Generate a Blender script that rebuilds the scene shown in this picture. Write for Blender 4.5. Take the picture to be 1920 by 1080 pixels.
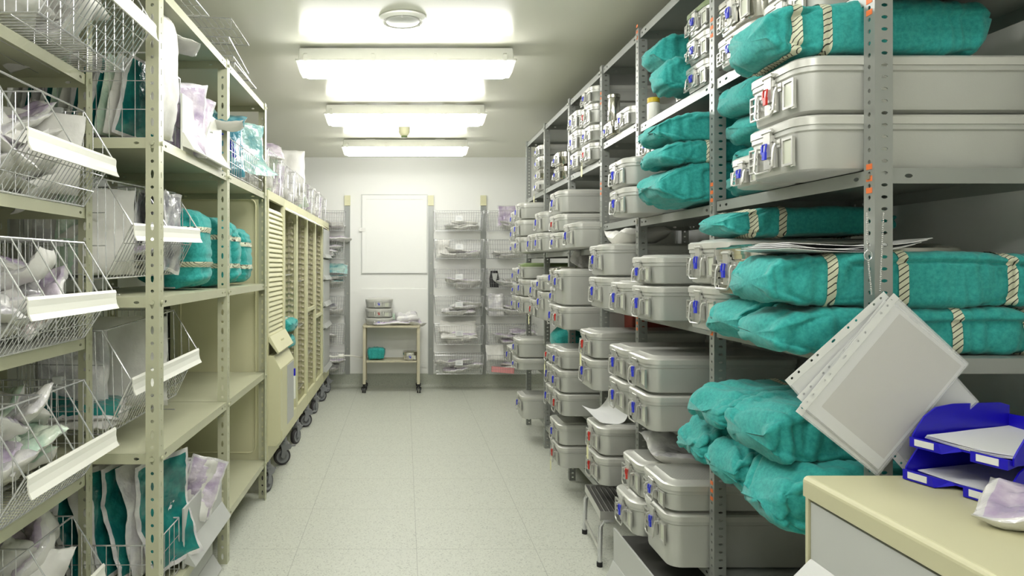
import bpy, math, random
from mathutils import Vector, Matrix, noise, Euler
PI = math.pi
for o in list(bpy.data.objects): bpy.data.objects.remove(o)
S = bpy.context.scene
C = S.collection

# ------------------------------------------------------------ camera
F = 1350.0
cam_d = bpy.data.cameras.new('camera')
cam_d.sensor_fit = 'HORIZONTAL'; cam_d.sensor_width = 36.0
cam_d.lens = F / 1920.0 * 36.0
cam_d.shift_x = (960 - 758) / 1920.0
cam_d.shift_y = -(540 - 498) / 1920.0
cam_d.clip_start = 0.05
cam = bpy.data.objects.new('camera', cam_d); C.objects.link(cam)
cam.location = (0, 0, 1.43); cam.rotation_euler = (PI / 2, 0, 0)
S.camera = cam

# ------------------------------------------------------------ world and exposure
w = bpy.data.worlds.new('world'); S.world = w; w.use_nodes = True
w.node_tree.nodes['Background'].inputs[0].default_value = (0.80, 0.82, 0.74, 1)
w.node_tree.nodes['Background'].inputs[1].default_value = 0.02
S.view_settings.view_transform = 'Standard'
S.view_settings.look = 'None'
S.view_settings.gamma = 1.0
S.view_settings.use_curve_mapping = False
S.view_settings.exposure = 0.92
LAMP_Y = (-0.60, 1.23, 2.73, 4.235, 5.70, 7.26)
LAMP_POWER = 14.0
LAMP_COL = (1.0, 0.985, 0.955)

# ------------------------------------------------------------ materials
def lin(c):
    return tuple(((v / 255) / 12.92 if v / 255 <= 0.04045 else ((v / 255 + 0.055) / 1.055) ** 2.4) for v in c) + (1,)
def mat(name, rgb, rough=0.5, metal=0.0, bump=0.0, bscale=80, var=0.0, vscale=6, coat=0.0, emit=None, estr=0, alpha=1, aniso=None, trans=0.0):
    m = bpy.data.materials.new(name); m.use_nodes = True
    nt = m.node_tree; b = nt.nodes['Principled BSDF']
    col = lin(rgb)
    b.inputs['Base Color'].default_value = col
    b.inputs['Roughness'].default_value = rough
    b.inputs['Metallic'].default_value = metal
    b.inputs['Coat Weight'].default_value = coat
    b.inputs['Coat Roughness'].default_value = 0.12
    b.inputs['Alpha'].default_value = alpha
    b.inputs['Transmission Weight'].default_value = trans
    tc = nt.nodes.new('ShaderNodeTexCoord')
    if var:
        n = nt.nodes.new('ShaderNodeTexNoise'); n.inputs['Scale'].default_value = vscale; n.inputs['Detail'].default_value = 5
        nt.links.new(tc.outputs['Object'], n.inputs['Vector'])
        mx = nt.nodes.new('ShaderNodeMix'); mx.data_type = 'RGBA'
        mx.inputs['A'].default_value = tuple(v * (1 - var) for v in col[:3]) + (1,)
        mx.inputs['B'].default_value = tuple(min(1, v * (1 + var)) for v in col[:3]) + (1,)
        nt.links.new(n.outputs['Fac'], mx.inputs['Factor']); nt.links.new(mx.outputs['Result'], b.inputs['Base Color'])
    if bump:
        n2 = nt.nodes.new('ShaderNodeTexNoise'); n2.inputs['Scale'].default_value = bscale; n2.inputs['Detail'].default_value = 4
        nt.links.new(tc.outputs['Object'], n2.inputs['Vector'])
        bp = nt.nodes.new('ShaderNodeBump'); bp.inputs['Strength'].default_value = bump; bp.inputs['Distance'].default_value = 0.01
        nt.links.new(n2.outputs['Fac'], bp.inputs['Height']); nt.links.new(bp.outputs['Normal'], b.inputs['Normal'])
    if emit:
        b.inputs['Emission Color'].default_value = tuple(emit) + (1,); b.inputs['Emission Strength'].default_value = estr
    return m

MT = {}
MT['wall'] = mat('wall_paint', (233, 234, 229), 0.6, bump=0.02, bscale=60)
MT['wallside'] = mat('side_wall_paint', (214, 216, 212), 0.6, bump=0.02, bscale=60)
MT['ceiling'] = mat('ceiling_paint', (226, 226, 210), 0.24)
MT['alu'] = mat('anodised_aluminium', (190, 191, 185), 0.36, 0.35, var=0.05, vscale=9, bump=0.03, bscale=300)
MT['alulid'] = mat('aluminium_lid', (203, 203, 196), 0.32, 0.35, var=0.04, vscale=9)
MT['steel'] = mat('polished_steel', (205, 203, 193), 0.14, 0.95, var=0.08, vscale=5)
MT['chrome'] = mat('chrome_wire', (212, 213, 214), 0.22, 0.65)
MT['hard'] = mat('steel_fitting', (196, 196, 190), 0.3, 0.6)
MT['blue'] = mat('blue_seal_plastic', (40, 55, 200), 0.35)
MT['red'] = mat('red_seal_plastic', (190, 40, 28), 0.35)
MT['card'] = mat('label_glass', (198, 202, 184), 0.3)
MT['cardink'] = mat('label_print', (70, 90, 120), 0.5)
MT['tagpaper'] = mat('manila_tag', (228, 226, 178), 0.6)
MT['greenlid'] = mat('green_lid', (120, 138, 92), 0.45)
MT['rackgrey'] = mat('grey_painted_steel', (150, 153, 148), 0.38, 0.35, var=0.06, vscale=14)
MT['rackcream'] = mat('cream_painted_steel', (187, 188, 160), 0.38, 0.1, var=0.05, vscale=12)
MT['bolt'] = mat('bolt_steel', (170, 170, 160), 0.35, 0.7)
MT['orange'] = mat('orange_marker', (232, 120, 62), 0.6)
MT['cream'] = mat('cream_plastic', (212, 210, 172), 0.42, var=0.03, vscale=4)
MT['creamin'] = mat('cream_plastic_rail', (196, 190, 164), 0.5)
MT['creamtop'] = mat('cream_laminate', (196, 193, 158), 0.45, var=0.02, vscale=4)
MT['greypl'] = mat('light_grey_plastic', (186, 188, 184), 0.42, var=0.02, vscale=5)
MT['whitepl'] = mat('white_plastic', (238, 238, 228), 0.3)
MT['caster'] = mat('grey_caster_plastic', (128, 130, 132), 0.4)
MT['rubber'] = mat('dark_rubber', (62, 60, 62), 0.6)
MT['black'] = mat('black_plastic', (22, 22, 24), 0.4)
MT['navy'] = mat('blue_tray_plastic', (24, 12, 186), 0.35)
MT['paper'] = mat('white_paper', (226, 227, 226), 0.6, bump=0.05, bscale=20)
MT['paperw'] = mat('pouch_paper', (214, 213, 207), 0.55, bump=0.25, bscale=30)
MT['tray'] = mat('stool_rubber', (70, 70, 66), 0.5)
MT['maroon'] = mat('dark_red_plastic', (120, 48, 34), 0.5)
MT['yellow'] = mat('yellow_cap', (205, 178, 40), 0.5)
MT['vent'] = mat('vent_grey', (205, 206, 200), 0.4)
MT['pink'] = mat('pink_paper', (226, 150, 150), 0.6)
MT['ink'] = mat('black_ink', (40, 40, 44), 0.7)
MT['tan'] = mat('tan_gauze', (176, 140, 112), 0.8, bump=0.3, bscale=60)

def film(name, a, b_, scale=14, rough=0.16):
    m = bpy.data.materials.new(name); m.use_nodes = True; nt = m.node_tree; p = nt.nodes['Principled BSDF']
    tc = nt.nodes.new('ShaderNodeTexCoord'); n = nt.nodes.new('ShaderNodeTexNoise'); n.inputs['Scale'].default_value = scale; n.inputs['Detail'].default_value = 3
    r = nt.nodes.new('ShaderNodeValToRGB'); r.color_ramp.elements[0].position = 0.38; r.color_ramp.elements[1].position = 0.62
    r.color_ramp.elements[0].color = lin(a); r.color_ramp.elements[1].color = lin(b_)
    nt.links.new(tc.outputs['Object'], n.inputs['Vector']); nt.links.new(n.outputs['Fac'], r.inputs['Fac']); nt.links.new(r.outputs['Color'], p.inputs['Base Color'])
    n2 = nt.nodes.new('ShaderNodeTexNoise'); n2.inputs['Scale'].default_value = 34; n2.inputs['Detail'].default_value = 3
    bp = nt.nodes.new('ShaderNodeBump'); bp.inputs['Strength'].default_value = 0.55; bp.inputs['Distance'].default_value = 0.012
    nt.links.new(tc.outputs['Object'], n2.inputs['Vector']); nt.links.new(n2.outputs['Fac'], bp.inputs['Height']); nt.links.new(bp.outputs['Normal'], p.inputs['Normal'])
    p.inputs['Roughness'].default_value = rough; p.inputs['Coat Weight'].default_value = 0.6; p.inputs['Coat Roughness'].default_value = 0.08
    return m
MT['lilac'] = film('lilac_film', (172, 156, 184), (212, 203, 214))
MT['clear'] = film('clear_film', (194, 192, 196), (224, 223, 220))
MT['mint'] = film('mint_film', (176, 204, 184), (216, 226, 208))
MT['tealfilm'] = film('teal_contents_film', (12, 96, 94), (34, 128, 122))
MT['aqua'] = film('aqua_film', (40, 118, 140), (104, 162, 172))
MT['skyfilm'] = film('sky_film', (104, 156, 158), (164, 194, 186))
MT['brown'] = film('tan_contents_film', (170, 150, 134), (216, 206, 206))
MT['greyfilm'] = film('grey_contents_film', (128, 128, 136), (196, 196, 196))

# teal cloth
def cloth():
    m = bpy.data.materials.new('teal_cloth'); m.use_nodes = True; nt = m.node_tree; p = nt.nodes['Principled BSDF']
    tc = nt.nodes.new('ShaderNodeTexCoord')
    mp = nt.nodes.new('ShaderNodeMapping'); mp.inputs['Scale'].default_value = (30, 30, 30); nt.links.new(tc.outputs['Object'], mp.inputs['Vector'])
    n = nt.nodes.new('ShaderNodeTexNoise'); n.inputs['Scale'].default_value = 3; n.inputs['Detail'].default_value = 8; n.inputs['Roughness'].default_value = 0.7
    nt.links.new(mp.outputs['Vector'], n.inputs['Vector'])
    r = nt.nodes.new('ShaderNodeValToRGB'); r.color_ramp.elements[0].position = 0.3; r.color_ramp.elements[1].position = 0.75
    r.color_ramp.elements[0].color = lin((6, 132, 128)); r.color_ramp.elements[1].color = lin((58, 172, 164))
    nt.links.new(n.outputs['Fac'], r.inputs['Fac']); nt.links.new(r.outputs['Color'], p.inputs['Base Color'])
    p.inputs['Roughness'].default_value = 0.85; p.inputs['Sheen Weight'].default_value = 0.15
    n2 = nt.nodes.new('ShaderNodeTexNoise'); n2.inputs['Scale'].default_value = 22; n2.inputs['Detail'].default_value = 4; n2.inputs['Distortion'].default_value = 1.0
    mp2 = nt.nodes.new('ShaderNodeMapping'); mp2.inputs['Scale'].default_value = (1.0, 0.35, 0.35); nt.links.new(tc.outputs['Object'], mp2.inputs['Vector']); nt.links.new(mp2.outputs['Vector'], n2.inputs['Vector'])
    bp = nt.nodes.new('ShaderNodeBump'); bp.inputs['Strength'].default_value = 0.22; bp.inputs['Distance'].default_value = 0.012
    nt.links.new(n2.outputs['Fac'], bp.inputs['Height']); nt.links.new(bp.outputs['Normal'], p.inputs['Normal'])
    return m
MT['cloth'] = cloth()
def stripes():
    m = bpy.data.materials.new('striped_tape'); m.use_nodes = True; nt = m.node_tree; p = nt.nodes['Principled BSDF']
    tc = nt.nodes.new('ShaderNodeTexCoord'); sp = nt.nodes.new('ShaderNodeSeparateXYZ'); nt.links.new(tc.outputs['Object'], sp.inputs[0])
    def mth(op, a, b=None):
        k = nt.nodes.new('ShaderNodeMath'); k.operation = op
        for i, q in enumerate((a, b)):
            if q is None: continue
            if isinstance(q, (int, float)): k.inputs[i].default_value = q
            else: nt.links.new(q, k.inputs[i])
        return k.outputs[0]
    s = mth('ADD', mth('MULTIPLY', sp.outputs[0], -0.7), mth('ADD', sp.outputs[1], sp.outputs[2]))
    g = mth('GREATER_THAN', mth('SINE', mth('MULTIPLY', s, 2 * PI / 0.0155)), 0.80)
    mx = nt.nodes.new('ShaderNodeMix'); mx.data_type = 'RGBA'; mx.inputs['A'].default_value = lin((206, 208, 182)); mx.inputs['B'].default_value = lin((48, 48, 38))
    nt.links.new(g, mx.inputs['Factor']); nt.links.new(mx.outputs['Result'], p.inputs['Base Color']); p.inputs['Roughness'].default_value = 0.6
    return m
MT['tape'] = stripes()
def perfm():
    m = bpy.data.materials.new('perforated_lid'); m.use_nodes = True; nt = m.node_tree; p = nt.nodes['Principled BSDF']
    tc = nt.nodes.new('ShaderNodeTexCoord'); sp = nt.nodes.new('ShaderNodeSeparateXYZ'); nt.links.new(tc.outputs['Object'], sp.inputs[0])
    outs = []
    for i in (0, 1):
        k = nt.nodes.new('ShaderNodeMath'); k.operation = 'MULTIPLY'; k.inputs[1].default_value = 2 * PI / 0.011; nt.links.new(sp.outputs[i], k.inputs[0])
        q = nt.nodes.new('ShaderNodeMath'); q.operation = 'SINE'; nt.links.new(k.outputs[0], q.inputs[0]); outs.append(q.outputs[0])
    a = nt.nodes.new('ShaderNodeMath'); a.operation = 'MULTIPLY'; nt.links.new(outs[0], a.inputs[0]); nt.links.new(outs[1], a.inputs[1])
    g = nt.nodes.new('ShaderNodeMath'); g.operation = 'GREATER_THAN'; g.inputs[1].default_value = 0.45; nt.links.new(a.outputs[0], g.inputs[0])
    mx = nt.nodes.new('ShaderNodeMix'); mx.data_type = 'RGBA'; mx.inputs['A'].default_value = lin((192, 193, 186)); mx.inputs['B'].default_value = lin((120, 120, 114))
    nt.links.new(g.outputs[0], mx.inputs['Factor']); nt.links.new(mx.outputs['Result'], p.inputs['Base Color'])
    p.inputs['Roughness'].default_value = 0.35; p.inputs['Metallic'].default_value = 0.35
    return m
MT['perf'] = perfm()
def floorm(name, base, tiles):
    m = bpy.data.materials.new(name); m.use_nodes = True; nt = m.node_tree; p = nt.nodes['Principled BSDF']
    tc = nt.nodes.new('ShaderNodeTexCoord')
    v = nt.nodes.new('ShaderNodeTexVoronoi'); v.inputs['Scale'].default_value = 170; nt.links.new(tc.outputs['Object'], v.inputs['Vector'])
    r = nt.nodes.new('ShaderNodeValToRGB'); e = r.color_ramp.elements; e[0].position = 0.0; e[1].position = 1.0
    e[0].color = lin(tuple(c * 0.80 for c in base)); e[1].color = lin(tuple(min(255, c * 1.08) for c in base))
    for pos, k in ((0.16, 0.88), (0.30, 1.0), (0.75, 1.0)):
        x = e.new(pos); x.color = lin(tuple(c * k for c in base))
    bw = nt.nodes.new('ShaderNodeRGBToBW'); nt.links.new(v.outputs['Color'], bw.inputs[0]); nt.links.new(bw.outputs[0], r.inputs['Fac'])
    last = r.outputs['Color']
    if tiles:
        sp = nt.nodes.new('ShaderNodeSeparateXYZ'); nt.links.new(tc.outputs['Object'], sp.inputs[0]); ls = []
        for i, off in ((0, 0.06), (1, 0.03)):
            a = nt.nodes.new('ShaderNodeMath'); a.operation = 'SUBTRACT'; a.inputs[1].default_value = off - 6.0; nt.links.new(sp.outputs[i], a.inputs[0])
            b = nt.nodes.new('ShaderNodeMath'); b.operation = 'MODULO'; b.inputs[1].default_value = 0.6; nt.links.new(a.outputs[0], b.inputs[0])
            c = nt.nodes.new('ShaderNodeMath'); c.operation = 'LESS_THAN'; c.inputs[1].default_value = 0.0035; nt.links.new(b.outputs[0], c.inputs[0]); ls.append(c.outputs[0])
        mxm = nt.nodes.new('ShaderNodeMath'); mxm.operation = 'MAXIMUM'; nt.links.new(ls[0], mxm.inputs[0]); nt.links.new(ls[1], mxm.inputs[1])
        k = nt.nodes.new('ShaderNodeMath'); k.operation = 'MULTIPLY'; k.inputs[1].default_value = 0.6; nt.links.new(mxm.outputs[0], k.inputs[0])
        mx = nt.nodes.new('ShaderNodeMix'); mx.data_type = 'RGBA'; nt.links.new(last, mx.inputs['A']); mx.inputs['B'].default_value = lin(tuple(c * 0.72 for c in base)); nt.links.new(k.outputs[0], mx.inputs['Factor'])
        last = mx.outputs['Result']
    nt.links.new(last, p.inputs['Base Color']); p.inputs['Roughness'].default_value = 0.42
    return m
MT['floor'] = floorm('speckled_vinyl', (196, 199, 187), True)
MT['cove'] = floorm('speckled_cove', (166, 170, 156), False)
MT['lamp'] = mat('lit_diffuser', (255, 255, 255), 0.5, emit=LAMP_COL, estr=LAMP_POWER)
MT['lampend'] = mat('lamp_end_cap', (238, 238, 228), 0.4, emit=LAMP_COL, estr=0.4)

# ------------------------------------------------------------ mesh builder
class MB:
    def __init__(s): s.v = []; s.f = []; s.m = []; s.sm = []
    def add(s, vs, fs, mi=0, smooth=False):
        b = len(s.v); s.v += [tuple(p) for p in vs]
        for f in fs: s.f.append(tuple(i + b for i in f)); s.m.append(mi); s.sm.append(smooth)
        return s
    def box(s, x0, y0, z0, x1, y1, z1, mi=0):
        if x0 > x1: x0, x1 = x1, x0
        if y0 > y1: y0, y1 = y1, y0
        if z0 > z1: z0, z1 = z1, z0
        return s.add([(x0, y0, z0), (x1, y0, z0), (x1, y1, z0), (x0, y1, z0), (x0, y0, z1), (x1, y0, z1), (x1, y1, z1), (x0, y1, z1)],
                     [(3, 2, 1, 0), (4, 5, 6, 7), (0, 1, 5, 4), (1, 2, 6, 5), (2, 3, 7, 6), (3, 0, 4, 7)], mi)
    def tube(s, path, r, n=6, closed=False, mi=0):
        P = [Vector(p) for p in path]; k = len(P)
        vs = []; up = None
        for i in range(k):
            a = P[(i - 1) % k] if (closed or i > 0) else P[i]
            b = P[(i + 1) % k] if (closed or i < k - 1) else P[i]
            t = (b - a)
            if t.length < 1e-9: t = Vector((0, 0, 1))
            t.normalize()
            if up is None: up = t.orthogonal().normalized()
            else:
                up = up - t * up.dot(t)
                if up.length < 1e-6: up = t.orthogonal()
                up.normalize()
            bi = t.cross(up)
            for j in range(n):
                an = 2 * PI * j / n
                vs.append(P[i] + (up * math.cos(an) + bi * math.sin(an)) * r)
        fs = []
        for i in range(k if closed else k - 1):
            i2 = (i + 1) % k
            for j in range(n):
                j2 = (j + 1) % n
                fs.append((i * n + j, i * n + j2, i2 * n + j2, i2 * n + j))
        if not closed: fs += [tuple(reversed(range(n))), tuple((k - 1) * n + j for j in range(n))]
        return s.add(vs, fs, mi, True)
    def cyl(s, c, axis, r, h, n=20, mi=0, r2=None):
        c = Vector(c); a = Vector(axis).normalized(); u = a.orthogonal().normalized(); v = a.cross(u); r2 = r if r2 is None else r2
        vs = [c + (u * math.cos(2 * PI * j / n) + v * math.sin(2 * PI * j / n)) * r for j in range(n)]
        vs += [c + a * h + (u * math.cos(2 * PI * j / n) + v * math.sin(2 * PI * j / n)) * r2 for j in range(n)]
        b = len(s.v); s.v += [tuple(p) for p in vs]
        for j in range(n):
            s.f.append((b + j, b + (j + 1) % n, b + n + (j + 1) % n, b + n + j)); s.m.append(mi); s.sm.append(True)
        s.f.append(tuple(b + j for j in reversed(range(n)))); s.m.append(mi); s.sm.append(False)
        s.f.append(tuple(b + n + j for j in range(n))); s.m.append(mi); s.sm.append(False)
        return s
    def loft(s, loops, mi=0, cap0=True, cap1=True, smooth=True, capmi=None):
        n = len(loops[0]); vs = [p for l in loops for p in l]; fs = []
        b = len(s.v); s.v += [tuple(p) for p in vs]
        for i in range(len(loops) - 1):
            for j in range(n):
                j2 = (j + 1) % n
                s.f.append((b + i * n + j, b + i * n + j2, b + (i + 1) * n + j2, b + (i + 1) * n + j)); s.m.append(mi); s.sm.append(smooth)
        if cap0: s.f.append(tuple(b + j for j in reversed(range(n)))); s.m.append(mi); s.sm.append(False)
        if cap1: s.f.append(tuple(b + (len(loops) - 1) * n + j for j in range(n))); s.m.append(mi if capmi is None else capmi); s.sm.append(False)
        return s
    def prism(s, poly, axis, a0, a1, mi=0, smooth=False):
        # poly: list of 2D points; axis 0/1/2 = extrusion direction
        def P(p, a):
            return (a, p[0], p[1]) if axis == 0 else ((p[0], a, p[1]) if axis == 1 else (p[0], p[1], a))
        return s.loft([[P(p, a0) for p in poly], [P(p, a1) for p in poly]], mi, smooth=smooth)
    def mesh(s, name, mats, sharp=35):
        me = bpy.data.meshes.new(name); me.from_pydata(s.v, [], s.f)
        for k in (mats if isinstance(mats, (list, tuple)) else [mats]): me.materials.append(MT[k])
        me.polygons.foreach_set('material_index', s.m); me.polygons.foreach_set('use_smooth', s.sm)
        me.update()
        if any(s.sm):
            try: me.set_sharp_from_angle(angle=math.radians(sharp))
            except Exception: pass
        return me
    def obj(s, name, mats, parent=None, loc=(0, 0, 0), sharp=35):
        return link(name, s.mesh(name, mats, sharp), parent, loc)
def link(name, me, parent=None, loc=(0, 0, 0), rot=(0, 0, 0)):
    o = bpy.data.objects.new(name, me); C.objects.link(o); o.location = loc; o.rotation_euler = rot
    if parent: o.parent = parent
    return o
def thing(name, label, cat, loc=(0, 0, 0), rot=(0, 0, 0), group=None):
    o = bpy.data.objects.new(name, None); C.objects.link(o); o.empty_display_size = 0.05
    o.location = loc; o.rotation_euler = rot if isinstance(rot, (tuple, list)) else (0, 0, rot)
    return tag(o, label, cat, group)
def tag(o, label, cat, group=None):
    o['label'] = label; o['category'] = cat
    if group: o['group'] = group
    return o
def struct(o): o['kind'] = 'structure'; return o
def rr(x0, y0, x1, y1, r, z, n=5):
    pts = []
    for (cx, cy, a0) in ((x1 - r, y1 - r, 0), (x0 + r, y1 - r, PI / 2), (x0 + r, y0 + r, PI), (x1 - r, y0 + r, 1.5 * PI)):
        for k in range(n + 1):
            a = a0 + PI / 2 * k / n
            pts.append((cx + r * math.cos(a), cy + r * math.sin(a), z))
    return pts
def perf(mb, origin, U, V, L, H, t, holes, mi=0, n=8):
    """flat strip L (along U) by H (along V) of thickness t with real holes; holes = list of (u, v, ru, rv) sorted, one or more per u column sharing the same v row"""
    O = Vector(origin); U = Vector(U); V = Vector(V); W = U.cross(V).normalized() * t
    def P(u, v, b=0): return O + U * u + V * v + (W if b else Vector((0, 0, 0)))
    us = sorted(holes)
    cuts = [0.0] + [(us[i][0] + us[i + 1][0]) / 2 for i in range(len(us) - 1)] + [L]
    if not us:
        vs = [P(0, 0), P(L, 0), P(L, H), P(0, H), P(0, 0, 1), P(L, 0, 1), P(L, H, 1), P(0, H, 1)]
        mb.add(vs, [(3, 2, 1, 0), (4, 5, 6, 7), (0, 1, 5, 4), (1, 2, 6, 5), (2, 3, 7, 6), (3, 0, 4, 7)], mi); return
    for i, (hu, hv, ru, rv) in enumerate(us):
        a, b = cuts[i], cuts[i + 1]
        ring = [(hu + ru * math.cos(PI / 2 + 2 * PI * k / n), hv + rv * math.sin(PI / 2 + 2 * PI * k / n)) for k in range(n)]
        h = n // 2
        # ring[0] top, ring[h] bottom ; k 0..h is the left side
        vs = []
        for bk in (0, 1):
            vs += [P(a, 0, bk), P(b, 0, bk), P(b, H, bk), P(a, H, bk), P(hu, 0, bk), P(hu, H, bk)] + [P(q[0], q[1], bk) for q in ring]
        k0 = 6 + n
        left = [5] + [3, 0, 4] + [6 + k for k in range(h, -1, -1)]
        right = [4, 1, 2, 5, 6] + [6 + k for k in range(n - 1, h - 1, -1)]
        fs = [tuple(left[::-1]), tuple(right[::-1]), tuple(q + k0 for q in left), tuple(q + k0 for q in right)]
        for k in range(n):
            k2 = (k + 1) % n; fs.append((6 + k, 6 + k2, 6 + k2 + k0, 6 + k + k0))
        fs += [(0, 4, 4 + k0, k0), (4, 1, 1 + k0, 4 + k0), (3, 3 + k0, 5 + k0, 5), (5, 5 + k0, 2 + k0, 2)]
        if i == 0: fs.append((0, k0, 3 + k0, 3))
        if i == len(us) - 1: fs.append((1, 2, 2 + k0, 1 + k0))
        mb.add(vs, fs, mi)
_seg = random.Random(5)

# ------------------------------------------------------------ the room
XL, XR, YB, YF, H = -1.55, 1.68, 8.44, -1.6, 2.70
b = MB(); b.box(XL - .1, YF - .1, -0.06, XR + .1, YB + .1, 0.0); struct(b.obj('floor', 'floor'))
b = MB(); b.box(XL - .1, YF - .1, H, XR + .1, YB + .1, H + 0.06); struct(b.obj('ceiling', 'ceiling'))
b = MB(); b.box(XL - .1, YB, 0, XR + .1, YB + .1, H); struct(b.obj('wall_back', 'wall'))
b = MB(); b.box(XL - .1, YF - .1, 0, XR + .1, YF, H); struct(b.obj('wall_front', 'wall'))
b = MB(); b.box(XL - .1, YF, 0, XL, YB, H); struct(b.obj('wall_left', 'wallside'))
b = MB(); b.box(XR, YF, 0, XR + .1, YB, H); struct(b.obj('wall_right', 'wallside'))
# coved vinyl skirting
b = MB(); poly = [(YB, 0), (YB, 0.165), (YB - .006, 0.165), (YB - .008, 0.06)] + [(YB - .008 - 0.05 * (1 - math.cos(a)), 0.055 - 0.053 * math.sin(a)) for a in (0.3, 0.6, 0.9, 1.2, 1.5)] + [(YB - .06, 0.0)]
b.prism([(p[0], p[1]) for p in poly], 0, XL, XR); struct(b.obj('baseboard_back', 'cove'))
b = MB(); b.box(XL, YF, 0, XL + .006, YB - .07, .16); struct(b.obj('baseboard_left', 'cove'))
b = MB(); b.box(XR - .006, YF, 0, XR, YB - .07, .16); struct(b.obj('baseboard_right', 'cove'))
# hatch in the back wall and the panels below it
hx0, hx1 = (679 - 758) / 160, (800 - 758) / 160
hz0, hz1 = 1.43 - (512 - 498) / 160, 1.43 + (498 - 366) / 160
h = MB()
h.box(hx0, YB - .022, hz0, hx1, YB - .001, hz0 + .05); h.box(hx0, YB - .022, hz1 - .05, hx1, YB - .001, hz1)
h.box(hx0, YB - .022, hz0 + .05, hx0 + .05, YB - .001, hz1 - .05); h.box(hx1 - .05, YB - .022, hz0 + .05, hx1, YB - .001, hz1 - .05)
h.box(hx0 + .05, YB - .013, hz0 + .05, hx1 - .05, YB - .001, hz1 - .05)
door = struct(h.obj('door_1', 'wall'))
b = MB(); b.box(hx0 - .03, YB - .032, 1.415 + .415, hx0 + .035, YB - .0225, 1.43 + .44); b.cyl((hx0 - .01, YB - .0225, 1.857), (0, -1, 0), .012, .022); b.obj('latch', 'hard', door)
t = MB(); g = .006
for (x0, z0, x1, z1) in ((hx0 - .012, hz0 - .012, hx1 + .012, hz0 - .004), (hx0 - .012, hz1 + .004, hx1 + .012, hz1 + .012), (hx0 - .012, hz0 - .004, hx0 - .004, hz1 + .004)):
    t.box(x0, YB - .012, z0, x1, YB, z1)
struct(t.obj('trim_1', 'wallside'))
lz0, lz1 = 1.43 - (688 - 498) / 160, 1.43 - (541 - 498) / 160
t = MB()
t.box(hx0 - .01, YB - .012, lz0, hx0 - .01 + .365, YB, lz1); t.box(hx0 + .362, YB - .012, lz0, hx1, YB, lz1)
struct(t.obj('trim_2', 'wall'))
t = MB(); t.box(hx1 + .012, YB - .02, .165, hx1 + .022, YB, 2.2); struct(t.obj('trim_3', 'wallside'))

# ------------------------------------------------------------ ceiling lamps
LAMP_L = ['ceiling lamp at the far back, smallest of the lit ones', 'middle lit ceiling lamp, behind the sprinkler', 'largest lit ceiling lamp, just behind the round vent']
def lamp(y, label):
    t = thing('fluorescent_lamp', label, 'ceiling lamp', (0.01, y, H), 0, 'fluorescent ceiling lamps')
    L = 1.28; hl = L / 2
    hz = MB(); hz.loft([rr(-hl + .02, -.07, hl - .02, .07, .01, -.012, 2), rr(-hl + .015, -.075, hl - .015, .075, .01, -.075, 2)]); hz.box(-.4, -.03, -.012, -.3, .03, 0); hz.box(.3, -.03, -.012, .4, .03, 0)
    hz.obj('housing', 'whitepl', t)
    rim = MB(); rim.loft([rr(-hl, -.085, hl, .085, .012, -.0755, 2), rr(-hl, -.085, hl, .085, .012, -.086, 2)]); rim.obj('rim', 'whitepl', t)
    d = MB(); d.loft([rr(-hl + .03, -.078, hl - .03, .078, .015, -.0865, 3), rr(-hl + .045, -.07, hl - .045, .07, .02, -.150, 3), rr(-hl + .055, -.055, hl - .055, .055, .02, -.158, 3)]); d.obj('diffuser', 'lamp', t)
    for sx in (-1, 1):
        e = MB(); e.loft([rr(*sorted((sx * (hl - .004), sx * (hl - .029)))[:1], -.08, sorted((sx * (hl - .004), sx * (hl - .029)))[1], .08, .006, -.0865, 2),
                          rr(*sorted((sx * (hl - .024), sx * (hl - .044)))[:1], -.07, sorted((sx * (hl - .024), sx * (hl - .044)))[1], .07, .006, -.150, 2)]); e.obj('end_cap', 'lampend', t)
    for cx in (-.58, -.19, .17, .57):
        c = MB(); c.box(cx - .012, -.0935, -.092, cx + .012, -.0855, -.055); c.box(cx - .008, -.0855, -.07, cx + .008, -.0755, -.055); c.tube([(cx - .01, -.09, -.055), (cx - .01, -.082, -.045), (cx + .01, -.082, -.045), (cx + .01, -.09, -.055)], .002, 5); c.obj('clip', 'whitepl', t)
    return t
for i, y in enumerate(LAMP_Y):
    lamp(y, {3: LAMP_L[2], 4: LAMP_L[1], 5: LAMP_L[0]}.get(i, 'lit ceiling lamp over the near aisle, above the picture'))

# round ceiling vent and sprinkler
def lathe(mb, prof, c=(0, 0, 0), n=32, mi=0):
    loops = [[(c[0] + r * math.cos(2 * PI * k / n), c[1] + r * math.sin(2 * PI * k / n), c[2] + z) for k in range(n)] for r, z in prof]
    return mb.loft(loops, mi)
v = thing('ceiling_vent', 'round white air vent in the ceiling, nearest of all ceiling fittings', 'vent', (-.008, 3.69, H))
b = MB(); lathe(b, [(.09, -.0005), (.125, -.004), (.123, -.012), (.105, -.022), (.092, -.012)]); b.obj('ring', 'whitepl', v)
b = MB(); lathe(b, [(.05, -.0125), (.088, -.014), (.086, -.022), (.06, -.03), (.02, -.032)]); b.obj('cone', 'vent', v)
for a in range(3):
    b = MB(); ang = 2 * PI * a / 3 + .5; b.cyl((.095 * math.cos(ang), .095 * math.sin(ang), -.030), (0, 0, 1), .005, .02, 8); b.obj('pin', 'vent', v)
v = thing('smoke_detector', 'small white ceiling sensor hanging between two lamps', 'smoke detector', (0, 6.55, H))
b = MB(); lathe(b, [(.13, -.0005), (.14, -.006), (.09, -.014)]); b.obj('base_ring', 'vent', v)
b = MB(); lathe(b, [(.05, -.0145), (.05, -.06), (.036, -.085), (.03, -.09)]); b.obj('head', 'cream', v)
b = MB(); lathe(b, [(.026, -.0905), (.03, -.1), (.02, -.106)]); b.obj('sensor_tip', 'greenlid', v)
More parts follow.
